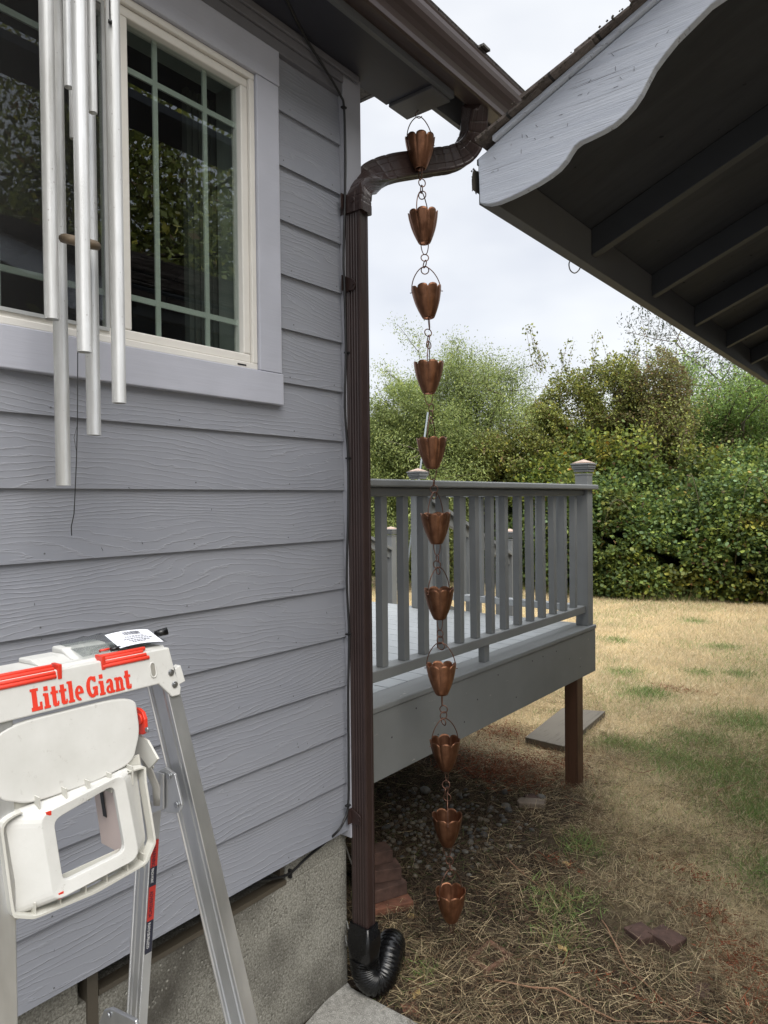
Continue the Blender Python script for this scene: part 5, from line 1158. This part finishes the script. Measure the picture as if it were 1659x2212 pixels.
make_tree('leafy_bush', b, [((b.x, b.y, GZ), (.2, 0, 1), 2.0, .05, 3), ((b.x-.5, b.y, GZ), (-.3, 0, 1), 2.1, .05, 3), ((b.x+.6, b.y, GZ), (.3, .1, 1), 1.9, .05, 3), ((b.x+.1, b.y, GZ+.5), (.0, .1, 1), 2.0, .05, 3)],
          [0, 5, 4, 5], 5, 'feather', .058, 60, .17, 'rounded yellow green bush left of the feathery tree by the downspout', 'bush', wide=.4, droop=.4, mass=[(870, 900, 15.5, .75, .7, .75, 20000), (835, 970, 15.3, .6, .6, .8, 12000), (930, 960, 15.5, .6, .6, .9, 14000)])
# hawthorn mounds in the middle
b = gpt(1215, 16.3)
make_tree('hawthorn', b, [((b.x+q, b.y+w, GZ), (e, 0, 1), h, .06, 3) for q, w, e, h in ((-.2, .2, .0, 1.9), (.5, 0, .12, 2.3), (1.1, .2, .2, 2.2), (.2, -.4, .05, 1.7))],
          [0, 5, 4, 5], 8, 'haw', .050, 60, .16, 'olive hawthorn thicket with yellowing leaves in the middle of the view', 'bush', wide=.75, zmin=GZ+1.5, mass=[(1150, 965, 15.2, .8, .7, .6, 13000), (1235, 895, 15.4, .65, .7, .95, 17000), (1185, 930, 15.3, .55, .6, .75, 11000), (1320, 865, 15.2, .7, .7, 1.0, 19000), (1070, 985, 15.0, .8, .7, .5, 12000)])
b = gpt(1415, 16.0)
make_tree('hawthorn', b, [((b.x+q, b.y+w, GZ), (e, 0, 1), h, .07, 3) for q, w, e, h in ((-.4, 0, -.12, 2.3), (.0, .2, .0, 2.5), (.3, 0, .1, 2.2), (.1, -.3, 0, 2.1), (-.2, .4, -.1, 2.4))],
          [0, 5, 4, 5], 14, 'hawbrown', .048, 66, .17, 'tall brownish hawthorn, the darkest crown right of the deck post', 'tree', 'trees beyond the lawn', wide=.75, zmin=GZ+1.5, mass=[(1405, 850, 15.0, .72, .7, .95, 24000), (1425, 940, 14.8, .6, .6, .8, 14000), (1370, 950, 14.8, .7, .6, .8, 14000)])
# ash trees at the right
for px, dp, sd_, h, lab in ((1550, 15.6, 31, 2.6, 'light green ash tree just right of the brown hawthorn'), (1660, 15.2, 33, 2.3, 'light green ash tree at the right edge under the eave')):
    b = gpt(px, dp); make_tree('ash_tree', b, [((b.x, b.y, GZ), (0, 0, 1), h, .08, 3), ((b.x+.3, b.y, GZ), (.2, .1, 1), h*.9, .06, 3), ((b.x-.4, b.y, GZ), (-.2, 0, 1), h*.85, .06, 3), ((b.x, b.y, GZ+h*.8), (.05, 0, 1), 1.6, .04, 2)],
          [0, 5, 4, 4], sd_, 'ash', .070, 50, .2, lab, 'tree', 'trees beyond the lawn', wide=.42, droop=.35, upb=.6, mass=[(px, 950, dp, .75, .7, .75, 9000), (px+20, 1010, dp-.5, .9, .7, .7, 12000)])
b = gpt(1668, 30); make_tree('fir_tree', b, [((b.x, b.y, GZ), (0, 0, 1), 6.6, .16, 3), ((b.x, b.y, GZ+2), (.05, 0, 1), 5.2, .1, 3)], [0, 5, 5, 9], 51, 'fir', .16, 12, .22, 'dark fir tree far behind at the right edge', 'tree', 'trees beyond the lawn', wide=.3)
b = gpt(800, 26); make_tree('far_tree', b, [((b.x, b.y, GZ), (0, 0, 1), 3.2, .1, 3), ((b.x+1, b.y, GZ), (.2, 0, 1), 2.6, .1, 3), ((b.x-1.5, b.y, GZ), (-.2, 0, 1), 2.9, .1, 3)], [0, 5, 5, 6], 52, 'haw', .11, 20, .25, 'small hazy tree seen between the downspout and the bush', 'tree')
# woods far away to close the horizon
n = 26000; u = rs.rand(n)*2-1; X = -16+u*26; Yp = 27+rs.rand(n)*6; topz = .2+1.8*vnoise(X*.5+30, Yp*0+3, 70, 3); Z = GZ+rs.rand(n)**.8*(topz-GZ)
o = leaves('distant_woods', np.stack([X, Yp, Z], 1), .22, 'haw', None, wide=.8); tag(o, 'low hazy woods closing the far edge of the field', kind='stuff')
# bramble thicket, a rolling front of leafy mounds
def edge_y(x): return 13.3+.0*x+(-.95*np.exp(-((x+5.2)/1.6)**2))+.10*np.clip(x+2.4, 0, 5)
mounds = []
for i in range(46):
    x = -11.2+i*.36+rnd.uniform(-.15, .15); dpt = rnd.uniform(.5, 1.1); h = 1.95+.3*math.sin(x*1.7)+rnd.uniform(-.15, .35)+(.0 if x > -4.5 else .35)
    mounds.append((x, float(edge_y(np.array([x]))[0])+dpt, GZ+h*.42, rnd.uniform(.6, .95), .75, h*.58))
for i in range(46):
    x = -11+i*.35+rnd.uniform(-.1, .1); mounds.append((x, float(edge_y(np.array([x]))[0])+rnd.uniform(.45, .75), GZ+rnd.uniform(.85, 1.15), rnd.uniform(.5, .7), .55, .5))
for i in range(40):
    x = -11+i*.4+rnd.uniform(-.15, .15); mounds.append((x, float(edge_y(np.array([x]))[0])+rnd.uniform(.4, .7), GZ+.38, rnd.uniform(.45, .65), .5, .48))
for i in range(22):
    x = -10.8+i*.75+rnd.uniform(-.2, .2); mounds.append((x, float(edge_y(np.array([x]))[0])+1.7, GZ+1.5, .95, .7, 1.15+rnd.uniform(-.1, .35)+(.5 if x < -4.8 else 0)))
PP = []; OO = []; SH = []
for (x, y, z, a, b_, c_) in mounds:
    m_ = int(4300*a*c_); d = rs.randn(m_, 3); d /= np.linalg.norm(d, axis=1)[:, None]; d[:, 1] = -np.abs(d[:, 1])*np.where(rs.rand(m_) < .82, 1, -1)
    rad = 1-.42*rs.rand(m_)**1.6+.06*rs.randn(m_); p = np.array([x, y, z])+d*np.array([a, b_, c_])*rad[:, None]
    PP.append(p); OO.append(d)
P = np.concatenate(PP); O = np.concatenate(OO); k = (P[:, 2] > GZ+.03) & (vnoise(P[:, 0]*2.2+40, P[:, 2]*2.6+P[:, 1]*.5+40, 81, 3) > .27); P, O = P[k], O[k]
br = empty('bramble_thicket', (-4.7, 13.3, GZ), 'dense green bramble thicket running along the far edge of the lawn', 'bramble thicket')
tone = .62+.95*np.clip(vnoise(P[:, 0]*1.1+9, P[:, 2]*1.5+9, 90, 3)-.15, 0, 1)
tint = np.clip((vnoise(P[:, 0]*.8+60, P[:, 2]*1.0+60, 91, 3)-.42)*5, 0, 1)[:, None]; tone = tone[:, None]*(np.array([[.98, 1.0, .92]])*(1-tint)+np.array([[1.28, 1.12, .8]])*tint)
rusty = (vnoise(P[:, 0]*1.7+20, P[:, 2]*2.2+20, 93, 3) > .71)[:, None]; tone = np.where(rusty, tone*np.array([[1.15, .95, .9]]), tone)
leaves('leaves', P, .066, 'bramble', br, .45, .82, O*.7+np.array([0, -.3, .25]), six=True, colmul=tone)
m = MB()
for i in range(36):
    x = rnd.uniform(-10.5, 4); y = float(edge_y(np.array([x]))[0])+rnd.uniform(.1, 1.2); a = rnd.uniform(-1, 1); h = rnd.uniform(1.0, 2.5); P0 = [Vector((x+a*.9*u_, y-.5*math.sin(u_*2.6), GZ+h*math.sin(min(1, u_)*2.2))) for u_ in (0, .2, .4, .6, .8, 1.0)]
    m.tube(catmull(P0, 2), .0035, 4, caps=False)
m.build('canes', M_twig, br)['kind'] = 'stuff'
m = MB()                                                # near-black core added as painted shade inside the leaves
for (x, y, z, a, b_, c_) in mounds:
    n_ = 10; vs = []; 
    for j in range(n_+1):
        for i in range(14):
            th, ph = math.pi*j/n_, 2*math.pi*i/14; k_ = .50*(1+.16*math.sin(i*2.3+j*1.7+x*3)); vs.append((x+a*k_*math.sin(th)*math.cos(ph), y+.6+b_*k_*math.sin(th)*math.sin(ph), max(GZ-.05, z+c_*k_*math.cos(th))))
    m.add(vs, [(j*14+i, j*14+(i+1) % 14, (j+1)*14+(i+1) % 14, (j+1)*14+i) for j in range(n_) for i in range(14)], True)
m.build('shade_core', speck('thicket_inner_shade', (.022, .022, .014), .95, .4, 6, 1.0, .05), br)
x = rs.uniform(-10.5, 3.5, 9000); y = edge_y(x)-.10+.30*np.abs(rs.randn(9000))+.25*(vnoise(x*2+50, x*0+3, 5)-.5); n = 9000
D = np.stack([rs.randn(n)*.4, rs.randn(n)*.4, np.abs(rs.randn(n)*.3)+.7], 1); D /= np.linalg.norm(D, axis=1)[:, None]
cc = np.where(rs.rand(n, 1) < .5, np.array([[.20, .26, .09]]), np.array([[.50, .40, .22]]))*(.5+.7*rs.rand(n, 1)); keep = vnoise(x*3+20, x*0+9, 6) > .42
o = ribbons(np.stack([x, y, np.full(n, GZ)], 1)[keep], D[keep], (.06+.22*rs.rand(n)**2)[keep], np.full(n, .007)[keep], (rs.randn(n, 3)*.03)[keep], cc[keep], 'edge_grass', M_blade)
tag(o, 'longer ragged grass along the foot of the bramble thicket', kind='stuff')
# loose shoots above the thicket
P = []; 
m = MB()
for i in range(58):
    x = rnd.uniform(-8.5, -3.6); y = 13.9+rnd.uniform(0, 1.2); z0 = GZ+2.2+rnd.uniform(0, .8)
    if i > 30:
        q_ = ray(rnd.uniform(1150, 1470), rnd.uniform(800, 850))*15.2; x, y, z0 = q_.x, q_.y, q_.z
    q = Vector((x, y, z0)); d = Vector((rnd.uniform(-.5, .5), 0, 1)).normalized(); L = rnd.uniform(.4, 1.2); pts = [q]
    for s_i in range(6): d = (d+Vector((rnd.gauss(0, .12), rnd.gauss(0, .1), .02))).normalized(); q = q+d*L/6; pts.append(q); P += [tuple(q+Vector((rnd.gauss(0, .04), rnd.gauss(0, .04), rnd.gauss(0, .04)))) for _ in range(6)]
    m.tube(pts, [.006*(1-.1*j) for j in range(7)], 4, caps=False)
sh_ = m.build('shoots', M_twig, br); sh_['kind'] = 'stuff'; leaves('shoot_leaves', np.array(P), .06, 'haw', br, .3, .7)
# things the window mirrors: trees on the other side of the garage
for px, y, sd_, h, pal in ((6.2, 4.6, 61, 4.6, 'haw'), (7.0, 7.2, 62, 5.0, 'haw'), (6.4, 10.0, 63, 4.6, 'feather')):
    make_tree('garden_tree', Vector((px, y, GZ)), [((px, y, GZ), (0, 0, 1), h, .14, 3), ((px, y, GZ+1), (.4, .3, 1), h*.8, .1, 3), ((px, y, GZ+1), (-.4, -.3, 1), h*.8, .1, 3)], [0, 5, 4, 6], sd_, pal, .12, 46, .33,
              'tree mirrored in the house window, ' + {61: 'nearest the window casing', 62: 'tallest of those mirrored', 63: 'farthest down the garden'}[sd_], 'tree', wide=.5)
